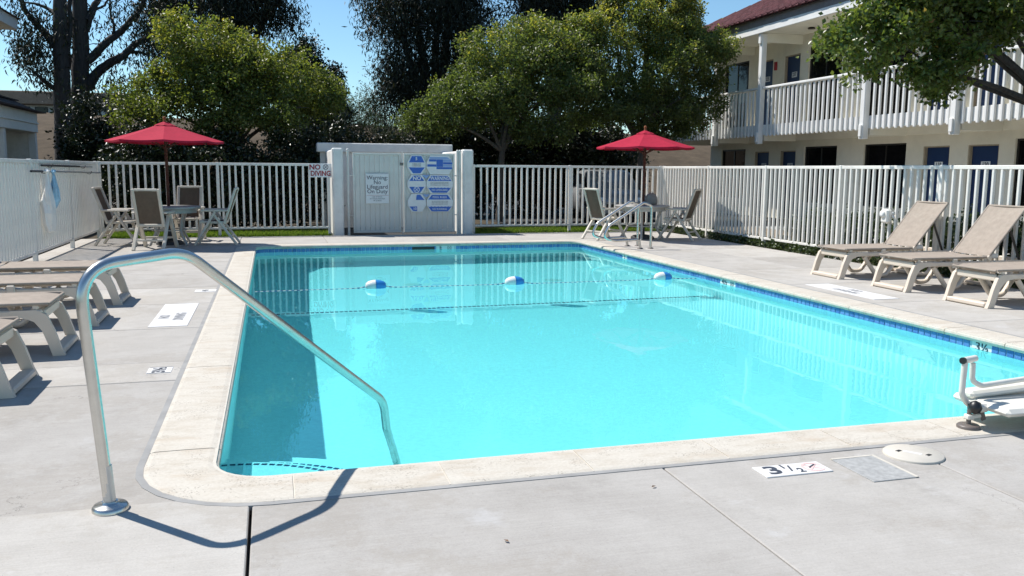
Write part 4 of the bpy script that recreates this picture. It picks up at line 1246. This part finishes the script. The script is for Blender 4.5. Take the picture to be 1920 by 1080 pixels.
b = MB(); b.lathe([(.16, -.3), (.16, .65), (.20, .66), (.20, .80), (.06, .88)], 14, 0, T); b.build('roof_vent', M['black'], motel)
for yv in (20.0, 12.0):
    b = MB(); b.lathe([(.10, 0), (.10, .03), (.06, .05)], 14, 0, Matrix.Translation((14.6, yv + 1.4, 5.37))); b.build('ceiling_lamp', M['bronze'], motel)
b = MB(); b.box(XW - .06, XW - .002, 23.95, 24.05, 4.55, 4.80, .004); b.build('alarm_box', M['sign_red'], motel)

# ------------------------------------------------------------------ buildings on the left
bl = thing('carport_building', 'low white building with open bays and dark brown roof beyond the left fence', 'building', (0, 0, 0))
Xf = -6.0
b = MB(); b.box(Xf - .06, Xf, 16.0, 26.05, 2.34, 2.86, .01); b.build('fascia', M['white'], bl)
b = MB(); b.box(Xf + .0, Xf + .03, 16.0, 26.05, 2.56, 2.60, .006); b.build('trim_strip', M['white'], bl)
for y in (25.86, 23.0, 20.1, 17.2):
    b = MB(); b.box(Xf - .22, Xf - .04, y, y + .2, -.05, 2.34, .01); b.build('bay_post', M['white'], bl)
b = MB(); b.box(Xf - 6, Xf - 2.6, 16, 26.05, -.05, 2.6); b.build('inner_wall', M['stucco'], bl)
b = MB(); b.box(Xf - 2.6, Xf - .06, 25.9, 26.05, -.05, 2.34); b.build('end_wall', M['stucco'], bl)
b = MB(); b.box(Xf - 2.6, Xf - .06, 16.0, 25.9, 2.34, 2.42); b.build('bay_ceiling', M['soffit'], bl)
b = MB()
z0, z1 = 2.86, 4.55
V = [(Xf + .12, 15.8, z0), (Xf + .12, 26.3, z0), (Xf - 6.4, 26.3, z0), (Xf - 6.4, 15.8, z0), (Xf - 3.1, 15.8, z1), (Xf - 3.1, 22.9, z1)]
b.add(V, [(0, 1, 5, 4), (1, 2, 5), (2, 3, 4, 5), (0, 4, 3), (0, 3, 2, 1)]); b.build('roof', M['roof_brown'], bl)
b = MB()
for i in range(6):
    t_ = i / 6; x = Xf + .14 - 3.1 * t_; z = z0 + .02 + (z1 - z0) * t_
    b.bar((x, 15.8, z), (x, 26.3 - 3.3 * t_, z), .07, .03)
b.build('shingle_course', M['roof_brown'], bl)
b = MB(); b.box(Xf - 2.2, Xf - 1.2, 23.0, 24.0, 3.3, 4.35, .02); b.box(Xf - 2.25, Xf - 1.15, 22.95, 24.05, 4.35, 4.42, .01); b.build('roof_box', M['stucco'], bl)
b2 = thing('two_storey_building', 'white eave of a taller building at the top left corner of the picture', 'building', (0, 0, 0))
b = MB(); b.box(-19, -9.0, 10.0, 27.2, -.05, 5.5); b.build('wall', M['stucco'], b2)
b = MB(); b.box(-19.5, -7.0, 9.5, 28.6, 5.36, 5.42); b.build('soffit', M['soffit'], b2)
b = MB(); b.box(-7.0, -6.94, 9.5, 28.6, 5.36, 5.68, .008); b.box(-19.5, -7.0, 28.6, 28.66, 5.36, 5.68, .008); b.build('fascia', M['white'], b2)
b = MB(); V = [(-6.85, 9.4, 5.68), (-6.85, 28.75, 5.68), (-19.6, 28.75, 5.68), (-19.6, 9.4, 5.68), (-13.2, 9.4, 7.7), (-13.2, 24.0, 7.7)]
b.add(V, [(0, 1, 5, 4), (1, 2, 5), (2, 3, 4, 5), (0, 4, 3), (0, 3, 2, 1)]); b.build('roof', M['roof_brown'], b2)
hb = thing('hilltop_building', 'long low building with dark windows on the dry hilltop at the left', 'building', (-13.5, 66, 4.95))
b = MB(); b.box(-9, 5, 0, 6, -.6, .62); b.build('wall', M['stucco'], hb)
b = MB(); b.box(-9.5, 5.5, -.7, 6.6, .62, 1.5, .05); b.build('roof', M['stone'], hb)
for i in range(12):
    w = MB(); w.box(-8.4 + i * 1.1, -7.6 + i * 1.1, -.06, .02, -.05, .5); ww = w.build('window', M['bronze'], hb)
    w = MB(); w.box(-8.34 + i * 1.1, -7.66 + i * 1.1, -.072, -.062, .0, .46); w.build('pane', M['pane'], ww)

# ------------------------------------------------------------------ parked car behind the fence
car = thing('parked_car', 'silver hatchback parked nose to the fence behind the right table', 'car', (9.42, 22.3, -.05), R_(-10))
# local: x across, y from the nose (0) backwards
def loft(b, secs, m=0, smooth=False):
    """secs: list of (y, [(x,z)...]) right half outlines mirrored into closed rings"""
    n = None; V = []
    for y, half in secs:
        ring = [(x, y, z) for x, z in half] + [(-x, y, z) for x, z in half[::-1]]
        n = len(ring); V += ring
    F = [(i * n + k, i * n + (k + 1) % n, (i + 1) * n + (k + 1) % n, (i + 1) * n + k) for i in range(len(secs) - 1) for k in range(n)]
    b.add(V, F, m, smooth); b.add(V[:n], [list(range(n))], m); b.add(V[-n:], [list(range(n))[::-1]], m)
b = MB()
def half(w, z0, zs, zt): return [(w * .80, z0), (w * .97, z0 + .10), (w, zs), (w * .95, zt - .05), (w * .80, zt)]
loft(b, [(0.0, half(.62, .30, .45, .62)), (.10, half(.76, .24, .48, .72)), (.45, half(.85, .20, .55, .86)), (1.05, half(.88, .20, .60, .95)), (2.2, half(.89, .20, .62, .97)), (3.5, half(.88, .20, .64, .99)), (4.0, half(.83, .26, .62, .97)), (4.12, half(.74, .34, .58, .86))], 0, True)
b.build('body', M['silver'], car)
b = MB(); loft(b, [(1.02, [(.70, .93), (.74, .95), (.73, .96)]), (1.75, [(.74, .95), (.66, 1.40), (.58, 1.46)]), (2.6, [(.75, .96), (.67, 1.45), (.58, 1.51)]), (3.5, [(.74, .97), (.65, 1.40), (.56, 1.47)]), (4.02, [(.70, .96), (.66, 1.0), (.6, 1.02)])], 0, True)
b.build('cabin', M['silver'], car)
b = MB(); b.add([(-.60, 1.13, 1.03), (.60, 1.13, 1.03), (.53, 1.69, 1.395), (-.53, 1.69, 1.395)], [(0, 1, 2, 3)]); b.add([(-.60, 1.145, 1.02), (.60, 1.145, 1.02), (.53, 1.705, 1.385), (-.53, 1.705, 1.385)], [(3, 2, 1, 0)]); b.build('windscreen', M['car_glass'], car)
for s in (-1, 1):
    b = MB(); b.prism([(1.35, 1.0), (1.85, 1.36), (2.55, 1.40), (2.55, 1.0)], -.006, .012, 0, frame((0, 1, 0), (0, 0, 1), (s, 0, 0), (s * .735, 0, 0))); b.build('side_window', M['car_glass'], car)
    b = MB(); b.prism([(2.62, 1.0), (2.62, 1.40), (3.35, 1.34), (3.75, 1.02)], -.006, .012, 0, frame((0, 1, 0), (0, 0, 1), (s, 0, 0), (s * .735, 0, 0))); b.build('side_window', M['car_glass'], car)
    b = MB(); b.box(s * .60 - .14, s * .60 + .14, .03, .20, .60, .74, .03); b.build('headlight', M['sign_white'], car)
    b = MB(); b.box(s * .93 - .09, s * .93 + .09, 1.22, 1.30, .98, 1.10, .02); b.build('wing_mirror', M['silver'], car)
    for y in (.78, 3.3):
        T = frame((0, 1, 0), (0, 0, 1), (1, 0, 0), (s * .80, y, .31))
        b = MB(); b.lathe([(.20, -.10), (.30, -.10), (.31, -.06), (.31, .06), (.30, .10), (.20, .10)], 22, 0, T); w = b.build('wheel', M['rubber'], car)
        b = MB(); b.lathe([(.05, -.105), (.19, -.102), (.205, -.08), (.205, .08), (.19, .102), (.05, .105)], 16, 0, T); b.build('rim', M['pole_silver'], w)
b = MB(); b.box(-.42, .42, -.012, .05, .40, .56, .01); b.build('grille', M['black'], car)
b = MB(); b.box(-.26, .26, -.035, -.01, .32, .43, .006); b.build('licence_plate', M['sign_white'], car)

# ------------------------------------------------------------------ vegetation
def leaves(name, mat, parent, centers, weights, n, ln, wd, sigma=.16, droop=0.0, up=.4, seed=1, hi=None, origin=(0, 0, 0), squash=1.0):
    """n small folded leaves scattered round twig centres"""
    rg = np.random.default_rng(seed)
    C = np.asarray(centers, float)
    w = np.asarray(weights, float); w = w / w.sum()
    idx = rg.choice(len(C), n, p=w)
    sg = np.array([sigma, sigma, sigma * squash])
    P = C[idx] + rg.normal(0, 1, (n, 3)) * sg
    # leaf direction and normal
    d = rg.normal(0, 1, (n, 3)); d[:, 2] -= droop * 2.2
    d /= np.linalg.norm(d, axis=1)[:, None]
    nn = rg.normal(0, 1, (n, 3)); nn[:, 2] += up * 2
    nn -= d * (nn * d).sum(1)[:, None]; nn /= np.linalg.norm(nn, axis=1)[:, None]
    sd = np.cross(d, nn)
    s = rg.uniform(.65, 1.25, n)[:, None]
    L_, W_ = ln * s, wd * s
    P = P - np.asarray(origin)
    v0 = P; v1 = P + d * L_ * .45 + sd * W_ * .5 + nn * W_ * .18; v2 = P + d * L_ - nn * L_ * .10; v3 = P + d * L_ * .45 - sd * W_ * .5 + nn * W_ * .18
    V = np.stack([v0, v1, v2, v3], 1).reshape(-1, 3)
    me = bpy.data.meshes.new(name)
    me.vertices.add(4 * n); me.vertices.foreach_set('co', V.astype(np.float32).ravel())
    base = np.arange(n) * 4
    T = np.stack([base, base + 1, base + 2, base, base + 2, base + 3], 1).ravel().astype(np.int32)
    me.loops.add(6 * n); me.loops.foreach_set('vertex_index', T)
    me.polygons.add(2 * n); me.polygons.foreach_set('loop_start', np.arange(2 * n, dtype=np.int32) * 3)
    at_ = me.attributes.new('tint', 'FLOAT', 'POINT')
    ct = rg.uniform(0, 1, len(C))
    t = np.clip(.55 * rg.uniform(0, 1, n) + .45 * ct[idx], 0, 1)
    if hi is not None: t = np.clip(t + hi(P + np.asarray(origin)) * rg.uniform(.4, 1, n), 0, 1)
    at_.data.foreach_set('value', np.repeat(t, 4).astype(np.float32))
    me.materials.append(mat)
    me.update(calc_edges=True); me.validate()
    o = link(name, me, parent)
    return o
def twigs(blobs, per, seed, shell=.55, flat_bottom=True):
    """twig centres in the outer part of ellipsoids (x,y,z,rx,ry,rz)"""
    rg = np.random.default_rng(seed); C = []
    for (x, y, z, rx, ry, rz) in blobs:
        k = max(6, int(per * (rx * ry * rz) ** (2 / 3)))
        d = rg.normal(0, 1, (k, 3)); d /= np.linalg.norm(d, axis=1)[:, None]
        rad = (shell + (1 - shell) * rg.uniform(0, 1, k) ** .6) * rg.uniform(.86, 1.12, k)
        if flat_bottom: d[:, 2] = np.where(d[:, 2] < 0, d[:, 2] * .75, d[:, 2])
        C.append(np.array([x, y, z]) + d * rad[:, None] * np.array([rx, ry, rz]))
    return np.concatenate(C)
def limb(b, pts, r0, r1, n=8, wob=.0, seed=0):
    rg = random.Random(seed)
    P = [Vector(p) for p in pts]; Q = []
    for i in range(len(P) - 1):
        for k in range(4):
            t = k / 4
            a = P[max(i - 1, 0)]; c = P[i]; d = P[i + 1]; e = P[min(i + 2, len(P) - 1)]
            Q.append(.5 * ((2 * c) + (d - a) * t + (2 * a - 5 * c + 4 * d - e) * t * t + (3 * c - a - 3 * d + e) * t ** 3))
    Q.append(P[-1])
    Q = [q + Vector((rg.uniform(-wob, wob), rg.uniform(-wob, wob), 0)) for q in Q]
    m = len(Q)
    b.tube(Q, [r0 + (r1 - r0) * i / (m - 1) for i in range(m)], n)
def tree(name, label, base, blobs, n, mat, bark='bark_grey', trunk_r=.12, ln=.09, wd=.05, per=60, sigma=.15, seed=1, droop=.1, up=.4, group=None, hi=None, shell=.5, squash=1.0, fork=.45, cat='tree', lobes=7):
    r = thing(name, label, cat, base, 0, group)
    B0 = Vector(base)
    rgl = np.random.default_rng(seed + 500)
    lob = []
    for (x, y, z, rx, ry, rz) in blobs:
        lob.append((x, y, z, rx * .80, ry * .80, rz * .80))
        for q in range(lobes):
            d = rgl.normal(0, 1, 3); d[2] = d[2] * .9 + .15; d /= np.linalg.norm(d)
            k = rgl.uniform(.28, .46)
            lob.append((x + d[0] * rx * .82, y + d[1] * ry * .82, z + d[2] * rz * .82, rx * k, ry * k, rz * k * .9))
    C = twigs(lob, per, seed, shell)
    leaves('crown', mat, r, C, np.ones(len(C)), n, ln, wd, sigma, droop, up, seed, hi, base, squash)
    b = MB()
    top = Vector((sum(x[0] for x in blobs) / len(blobs), sum(x[1] for x in blobs) / len(blobs), min(x[2] for x in blobs))) - B0
    zf = min(x[2] - x[5] for x in blobs) - B0.z
    fk = Vector((top.x * .3, top.y * .3, max(zf * .9, top.z * fork)))
    limb(b, [(0, 0, -.1), (fk.x * .3, fk.y * .3, fk.z * .5), fk], trunk_r, trunk_r * .75, 9, .01, seed)
    rg = random.Random(seed)
    for (x, y, z, rx, ry, rz) in blobs:
        e = Vector((x, y, z)) - B0
        mid = fk.lerp(e, .5) + Vector((rg.uniform(-.2, .2), rg.uniform(-.2, .2), rg.uniform(.0, .25)))
        limb(b, [fk, mid, e], trunk_r * .6, trunk_r * .16, 7, .02, seed)
        for q in range(4):
            dirn = Vector((rg.uniform(-1, 1) * rx, rg.uniform(-1, 1) * ry, rg.uniform(-.3, 1) * rz)) * .85
            limb(b, [mid.lerp(e, rg.uniform(.2, .9)), e + dirn * .5, e + dirn], trunk_r * .2, trunk_r * .05, 5, .02, seed + q)
    b.build('trunk', M[bark], r, fix=False)
    return r

yellow = lambda P: np.clip((P[:, 2] - 4.1) * .21, -.12, .5)
# broad tree behind the left table
tree('broad_tree', 'olive green broad tree behind the left umbrella', (-.9, 23.6, -.05),
     [(-2.75, 23.3, 3.0, 1.15, 1.2, .75), (-1.35, 23.4, 4.25, 1.25, 1.4, 1.15), (-1.3, 23.0, 3.3, 1.5, 1.4, 1.1), (.15, 23.6, 3.85, 1.4, 1.4, 1.0), (1.15, 23.8, 3.35, .85, 1.1, .85), (.1, 23.0, 2.9, 1.5, 1.2, .75), (-.6, 24.4, 3.6, 1.7, 1.0, 1.2)],
     62000, M['leaf_olive'], trunk_r=.10, ln=.09, wd=.052, per=70, sigma=.105, seed=21, hi=lambda P: np.clip((P[:, 2] - 3.6) * .15, -.2, .3), group='broad trees beyond the back fence')
tree('broad_tree', 'dense green tree right of the gate with a slim leaning trunk', (6.35, 24.0, -.05),
     [(4.35, 23.8, 2.9, .85, 1.0, .7), (5.35, 23.6, 3.5, 1.25, 1.3, 1.0), (6.6, 23.8, 4.5, 1.45, 1.5, 1.25), (7.6, 24.0, 4.9, 1.2, 1.4, 1.05), (7.2, 23.2, 3.3, 1.6, 1.3, 1.0), (8.4, 23.6, 4.0, 1.3, 1.4, 1.2), (6.2, 24.8, 3.8, 1.8, 1.0, 1.3)],
     74000, M['leaf_green'], trunk_r=.11, ln=.09, wd=.052, per=70, sigma=.105, seed=22, hi=yellow, group='broad trees beyond the back fence')
tree('broad_tree', 'tall green tree with yellow tips behind the right umbrella, before the motel', (10.9, 24.6, -.05),
     [(9.6, 24.2, 3.6, 1.4, 1.4, 1.1), (10.0, 24.3, 5.2, 1.3, 1.3, 1.2), (11.2, 24.4, 5.9, 1.1, 1.2, 1.2), (11.6, 24.2, 4.2, 1.5, 1.4, 1.3), (12.7, 24.4, 4.7, 1.15, 1.3, 1.05), (13.1, 24.3, 3.5, .75, 1.0, .9), (11.0, 23.8, 3.1, 1.4, 1.1, .7), (12.2, 24.4, 5.7, .7, .8, 1.0), (10.0, 24.4, 6.4, .35, .4, .7), (11.3, 24.5, 7.0, .3, .35, .6), (8.9, 24.1, 5.3, .5, .6, .75), (11.7, 24.2, 2.75, .95, .9, .5), (12.1, 24.4, 6.5, .3, .35, .6)],
     88000, M['leaf_green'], trunk_r=.13, ln=.09, wd=.052, per=70, sigma=.105, seed=23, hi=yellow, group='broad trees beyond the back fence')
# tree leaning in from the right over the fence
tr = tree('near_tree', 'leafy tree reaching in from the right edge in front of the motel balcony', (13.3, 11.2, -.05),
     [(8.75, 11.4, 3.35, .62, .8, .55), (9.5, 11.3, 3.75, .9, 1.0, .75), (10.3, 11.4, 3.75, .9, 1.0, .7), (11.1, 11.4, 4.1, 1.0, 1.1, .8), (9.3, 11.2, 4.4, .8, .9, .6), (10.5, 11.4, 4.7, 1.1, 1.0, .7), (12.3, 11.6, 4.8, 1.3, 1.3, 1.0), (9.9, 11.0, 2.95, .55, .6, .33), (13.3, 11.2, 4.2, 1.0, 1.1, .9), (11.7, 11.0, 3.9, .7, .7, .45)],
     52000, M['leaf_near'], bark='bark', trunk_r=.105, ln=.085, wd=.06, per=75, sigma=.095, seed=24, shell=.35, fork=.8)

# tall dark eucalyptus
def euca(label, base, blobs, n, seed, r0=.35):
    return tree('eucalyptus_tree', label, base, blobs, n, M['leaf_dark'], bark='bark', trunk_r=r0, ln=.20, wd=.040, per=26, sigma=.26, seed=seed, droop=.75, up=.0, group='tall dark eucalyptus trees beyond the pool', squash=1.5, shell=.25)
euca('tall dark eucalyptus filling the sky just right of the gate', (6.2, 32.5, -.05),
     [(4.6, 32, 6.8, 1.3, 1.4, 1.6), (5.6, 32.3, 5.4, 1.7, 1.4, 1.8), (6.3, 32.2, 8.0, 1.7, 1.6, 2.0), (7.3, 32.2, 6.8, 1.2, 1.3, 2.0), (5.2, 32.3, 9.8, 1.6, 1.5, 1.8), (6.8, 32.4, 11.2, 1.4, 1.4, 1.8), (4.5, 32.0, 4.6, 1.0, 1.2, 1.1)], 52000, 31)
euca('dark eucalyptus behind the yellow-tipped tree', (10.4, 31.5, -.05),
     [(9.6, 31, 7.4, 1.1, 1.3, 1.8), (10.8, 31.2, 8.4, 1.3, 1.4, 1.9), (10.2, 31.4, 6.2, 1.6, 1.4, 1.6), (11.9, 31.3, 7.4, 1.0, 1.2, 1.6), (10.4, 31.4, 10.6, 1.4, 1.4, 1.7)], 34000, 32)
euca('dark eucalyptus crown hanging in at the top left behind the olive tree', (-1.2, 32.5, -.05),
     [(-3.2, 32, 6.6, .8, 1.2, 1.2), (-2.2, 32.2, 7.4, 1.3, 1.4, 1.5), (-.9, 32.2, 6.9, 1.3, 1.4, 1.6), (.2, 32.3, 7.0, .9, 1.2, 1.2), (-1.4, 32.4, 9.2, 1.8, 1.6, 1.7), (-2.6, 32.2, 5.2, .7, 1.0, 1.0)], 34000, 33)
tree('round_dark_tree', 'small dark round-headed tree between the olive tree and the sky gap', (1.35, 29.0, -.05),
     [(1.0, 29, 4.5, .9, 1.0, .95), (1.7, 29, 3.9, .8, 1.0, 1.0), (1.2, 29.2, 3.0, 1.3, 1.0, 1.0)], 20000, M['leaf_hedge'], bark='bark', ln=.11, wd=.06, seed=35, per=60)
tree('feathery_tree', 'pale grey-green feathery tree low in the sky gap above the gate', (2.9, 38, -.05),
     [(2.2, 38, 3.4, 1.0, 1.0, 1.0), (3.1, 38, 3.0, 1.0, 1.0, 1.1), (4.0, 38, 3.5, .9, 1.0, 1.1), (3.2, 38, 1.8, 1.9, 1.2, 1.0), (5.2, 37.5, 2.8, 1.3, 1.2, 1.3)], 20000, M['leaf_grey'], bark='bark', ln=.15, wd=.03, seed=36, per=30, sigma=.26)

# the two bare-trunked eucalyptus trees at the left: limbs laid out in the plane they stand in
def trunk_tree(label, Y, base_px, trunk, limbs, crown, n, seed):
    base = at(base_px[0], base_px[1], y=Y); base.z = -.05
    r = thing('eucalyptus_tree', label, 'tree', tuple(base), 0, 'tall dark eucalyptus trees beyond the pool')
    b = MB()
    P = [Vector((0, 0, -.1))] + [at(px, py, y=Y) - base for px, py, _ in trunk]
    rr = [trunk[0][2] * 1.25] + [w for *_, w in trunk]
    # evenly tapered trunk with slight bends
    Q, R2 = [], []
    for i in range(len(P) - 1):
        for k in range(5):
            t = k / 5; Q.append(P[i].lerp(P[i + 1], t)); R2.append(rr[i] + (rr[i + 1] - rr[i]) * t)
    Q.append(P[-1]); R2.append(rr[-1])
    rg = random.Random(seed)
    Q = [q + Vector((rg.uniform(-.015, .015), rg.uniform(-.02, .02), 0)) for q in Q]
    b.tube(Q, R2, 14)
    tips = []
    for L in limbs:
        pts = [at(px, py, y=Y + dy) - base for px, py, dy in L[0]]
        limb(b, pts, L[1], L[2], 8, .02, seed)
        tips.append((pts, L[2]))
        for q in range(5):
            i = rg.randrange(1, len(pts)); o_ = pts[i - 1].lerp(pts[i], rg.random())
            e = o_ + Vector((rg.uniform(-.6, .6), rg.uniform(-.4, .4), rg.uniform(-.2, .7)))
            limb(b, [o_, o_.lerp(e, .5) + Vector((0, 0, .08)), e], L[2] * .35, .008, 5, .03, seed + q)
    b.build('trunk', M['bark'], r, fix=False)
    C = []
    for (px, py, rx, rz, w) in crown:
        c = at(px, py, y=Y)
        k = int(18 * w)
        C.append(np.array([c.x, c.y, c.z]) + np.random.default_rng(seed + int(px)).normal(0, .5, (k, 3)) * np.array([rx, .9, rz]))
    C = np.concatenate(C)
    leaves('crown', M['leaf_dark'], r, C, np.ones(len(C)), n, .17, .045, .12, .8, 0, seed, None, tuple(base), 1.7)
    return r
trunk_tree('left of two dark eucalyptus trunks beside the low white building', 30.0, (121, 330),
    [(121, 300, .29), (118, 200, .25), (114, 90, .215), (112, 0, .19), (110, -260, .19), (112, -420, .12)],
    [([(104, 86, 0), (84, 62, .1), (62, 38, .1), (42, 8, .2), (28, -40, .2)], .13, .05), ([(108, 168, 0), (92, 160, -.1), (76, 146, -.2), (60, 132, -.2)], .10, .03), ([(122, 120, 0), (130, 60, .2), (131, 0, .3), (138, -60, .3)], .10, .05), ([(104, 25, 0), (92, 18, .2), (70, 8, .3), (44, 4, .3)], .08, .02)],
    [(62, 60, .9, 1.0, 4), (52, 92, .7, .9, 3), (80, 118, .6, .7, 3), (46, 40, .5, .6, 1.5), (75, 20, .9, .5, 1.4), (38, 110, .3, .7, 1), (96, 150, .5, .7, 2), (120, 50, .3, .5, .6), (60, -80, 1.2, 1.2, 2.5), (110, -170, 1.4, 1.3, 4), (15, 10, .5, .5, .6)], 4000, 41)
trunk_tree('right of two dark eucalyptus trunks, with long limbs rising to the right', 30.6, (152, 330),
    [(152, 300, .33), (151, 200, .285), (151, 90, .245), (149, 0, .22), (150, -260, .2), (154, -420, .12)],
    [([(163, 168, 0), (178, 142, 0), (206, 118, 0), (232, 104, 0), (252, 84, 0), (274, 72, 0), (300, 50, 0)], .17, .07), ([(163, 116, 0), (184, 96, 0), (204, 76, 0), (228, 58, 0), (244, 38, 0), (262, 18, 0), (290, -40, 0)], .14, .06), ([(164, 40, 0), (174, 18, .1), (186, -4, .1), (210, -50, .2)], .14, .07), ([(165, 60, 0), (170, 36, -.2), (180, 18, -.2), (196, 10, -.3), (206, -10, -.3)], .06, .025), ([(214, 66, 0), (212, 40, -.1), (206, 15, -.1), (206, -15, -.1)], .05, .02), ([(150, 150, 0), (138, 128, .1), (126, 105, .2)], .13, .10), ([(246, 98, 0), (262, 98, .1), (280, 104, .1)], .06, .03)],
    [(205, 105, .4, .3, .6), (190, 55, .5, .3, .5), (270, 40, .6, .9, 3.5), (285, 85, .5, .5, 2.5), (262, 115, .5, .5, 1.2), (210, 20, .3, .7, .8), (190, 165, .8, .5, 1.6), (215, 150, .6, .4, 1), (230, -80, 1.1, 1.1, 2.5), (160, -180, 1.5, 1.5, 4), (136, 60, .2, .5, .4)], 4200, 42)

def shrub(name, label, cat, blobs, n, mat, seed, ln=.09, wd=.05, per=60, sigma=.14, group=None, shell=.3, up=.4):
    base = (blobs[0][0], blobs[0][1], -.05)
    r = thing(name, label, cat, base, 0, group)
    C = twigs(blobs, per, seed, shell, False)
    leaves('foliage', mat, r, C, np.ones(len(C)), n, ln, wd, sigma, .1, up, seed, None, base)
    b = MB(); rg = random.Random(seed)
    for (x, y, z, rx, ry, rz) in blobs:
        for q in range(3):
            e = Vector((x + rg.uniform(-.5, .5) * rx, y + rg.uniform(-.5, .5) * ry, z + .3 * rz)) - Vector(base)
            limb(b, [(e.x * .7, e.y * .9, -.05), (e.x * .9, e.y, e.z * .5), e], .03, .008, 5, .03, seed)
    b.build('stem', M['bark'], r, fix=False)
    return r
shrub('glossy_shrub', 'dark glossy shrub at the foot of the two eucalyptus trunks', 'shrub', [(-4.1, 24.6, 1.6, .9, .9, 1.3), (-3.5, 24.2, 1.3, 1.0, .9, 1.2), (-4.6, 24.8, 2.3, .6, .8, 1.0), (-4.9, 25.0, 1.0, .7, .8, .9)], 20000, M['leaf_hedge'], 51, .11, .06)
hl = [(-3.0 + i * .95, 22.2 + .15 * math.sin(i * 2.1), 1.15 + .08 * math.sin(i * 1.7), .85, .7, 1.15) for i in range(5)]
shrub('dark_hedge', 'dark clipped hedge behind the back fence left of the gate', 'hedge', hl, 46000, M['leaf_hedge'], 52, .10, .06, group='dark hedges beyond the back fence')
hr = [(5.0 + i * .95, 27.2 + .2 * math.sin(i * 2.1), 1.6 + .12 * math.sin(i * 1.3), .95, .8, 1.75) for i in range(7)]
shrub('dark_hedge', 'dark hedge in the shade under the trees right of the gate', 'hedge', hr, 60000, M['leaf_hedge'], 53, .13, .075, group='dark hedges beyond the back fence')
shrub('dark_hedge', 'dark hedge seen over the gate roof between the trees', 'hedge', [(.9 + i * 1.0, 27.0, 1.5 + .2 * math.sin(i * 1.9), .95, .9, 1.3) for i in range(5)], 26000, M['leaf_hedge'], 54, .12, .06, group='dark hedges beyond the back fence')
shrub('pale_shrub', 'sunlit pale shrub left of the right umbrella pole, beyond the car', 'shrub', [(12.2, 29.0, 1.4, .9, .9, 1.2), (11.2, 29.0, 1.3, .8, .9, 1.2)], 12000, M['leaf_grey'], 55, .11, .05)
rgx = random.Random(5)
yb = 6.2; k = 0
spots = ['nearest the picture edge', 'behind the nearest lounger', 'behind the middle lounger', 'behind the gap between two loungers', 'behind the far raised lounger', 'behind the white tap box', 'left of the white tap box']
for i in range(7):
    y = 6.4 + i * 1.35
    hgt = .62 - .05 * (i > 3) * (i - 3)
    shrub('leafy_shrub', 'low leafy shrub with pale flowers beyond the right fence, ' + spots[i], 'shrub', [(10.35 + rgx.uniform(-.1, .1), y, hgt * .55, .62, .75, hgt * .75), (10.6, y + .4, hgt * .6, .5, .5, hgt * .7)], 4200, M['leaf_shrub'], 60 + i, .075, .045, 90, .10, 'shrubs along the right fence')

def blades(name, x0, x1, y0, y1, n, h, seed, mat, z=-.045, flat=.0, w=.012):
    rg = np.random.default_rng(seed)
    P = np.stack([rg.uniform(x0, x1, n), rg.uniform(y0, y1, n), np.full(n, z)], 1)
    a = rg.uniform(0, 2 * np.pi, n); hh = h * rg.uniform(.5, 1.3, n)
    s = np.stack([np.cos(a), np.sin(a), np.zeros(n)], 1) * w
    lean = rg.normal(0, .35 + flat, (n, 3)) * hh[:, None]; lean[:, 2] = hh
    V = np.stack([P - s, P + s, P + lean], 1).reshape(-1, 3)
    me = bpy.data.meshes.new(name)
    me.vertices.add(3 * n); me.vertices.foreach_set('co', V.astype(np.float32).ravel())
    me.loops.add(3 * n); me.loops.foreach_set('vertex_index', np.arange(3 * n, dtype=np.int32))
    me.polygons.add(n); me.polygons.foreach_set('loop_start', np.arange(n, dtype=np.int32) * 3)
    t = me.attributes.new('tint', 'FLOAT', 'POINT'); t.data.foreach_set('value', np.repeat(rg.uniform(0, 1, n), 3).astype(np.float32))
    me.materials.append(mat); me.update(calc_edges=True); me.validate()
    o = link(name, me); o['kind'] = 'stuff'
    return o
sheet('lawn', -3.4, 1.28, 19.0, 20.9, -.045, M['turf'])
sheet('lawn', 4.46, 9.2, 19.0, 20.9, -.045, M['turf'])
sheet('gate_apron', 1.29, 4.45, 18.99, 21.9, -.03, M['asphalt'])
g = blades('grass', -3.4, 1.25, 19.02, 20.8, 16000, .07, 71, M['grass']); tag(g, 'bright green grass strip under the back fence', 'grass')
g = blades('grass', 4.5, 9.2, 19.02, 20.8, 16000, .07, 72, M['grass']); tag(g, 'bright green grass strip under the right part of the back fence', 'grass')
# ground cover under the right fence
rg = np.random.default_rng(80)
C = np.stack([rg.uniform(9.12, 9.75, 900), rg.uniform(3.5, 19.2, 900), rg.uniform(.0, .08, 900)], 1)
o = leaves('ground_cover', M['leaf_shrub'], None, C, np.ones(900), 16000, .06, .04, .05, 0, .5, 81)
tag(o, 'low leafy ground cover under the right fence', 'ground cover', kind='stuff')

# a few fallen leaves
for (x, y, a, l) in ((1.66, 3.47, .4, 'small dry brown leaf on the near deck below the coping'), (.85, 3.08, 2.1, 'small dry brown leaf on the deck at the bottom of the picture'), (5.55, 17.2, 1.0, 'small dry leaf on the far pool edge left of the ladder')):
    b = MB(); b.add([(-.022, 0, .004), (0, -.012, .009), (.026, 0, .005), (0, .012, .010), (0, 0, .003)], [(0, 1, 4), (1, 2, 4), (2, 3, 4), (3, 0, 4)], 0)
    o = b.build('dry_leaf', M['leaf_dry'], fix=False); o.location = (x, y, .002); o.rotation_euler = (0, 0, a); o.scale = (.62, .62, .62)
    tag(o, l, 'leaf', 'dry leaves fallen on the deck')
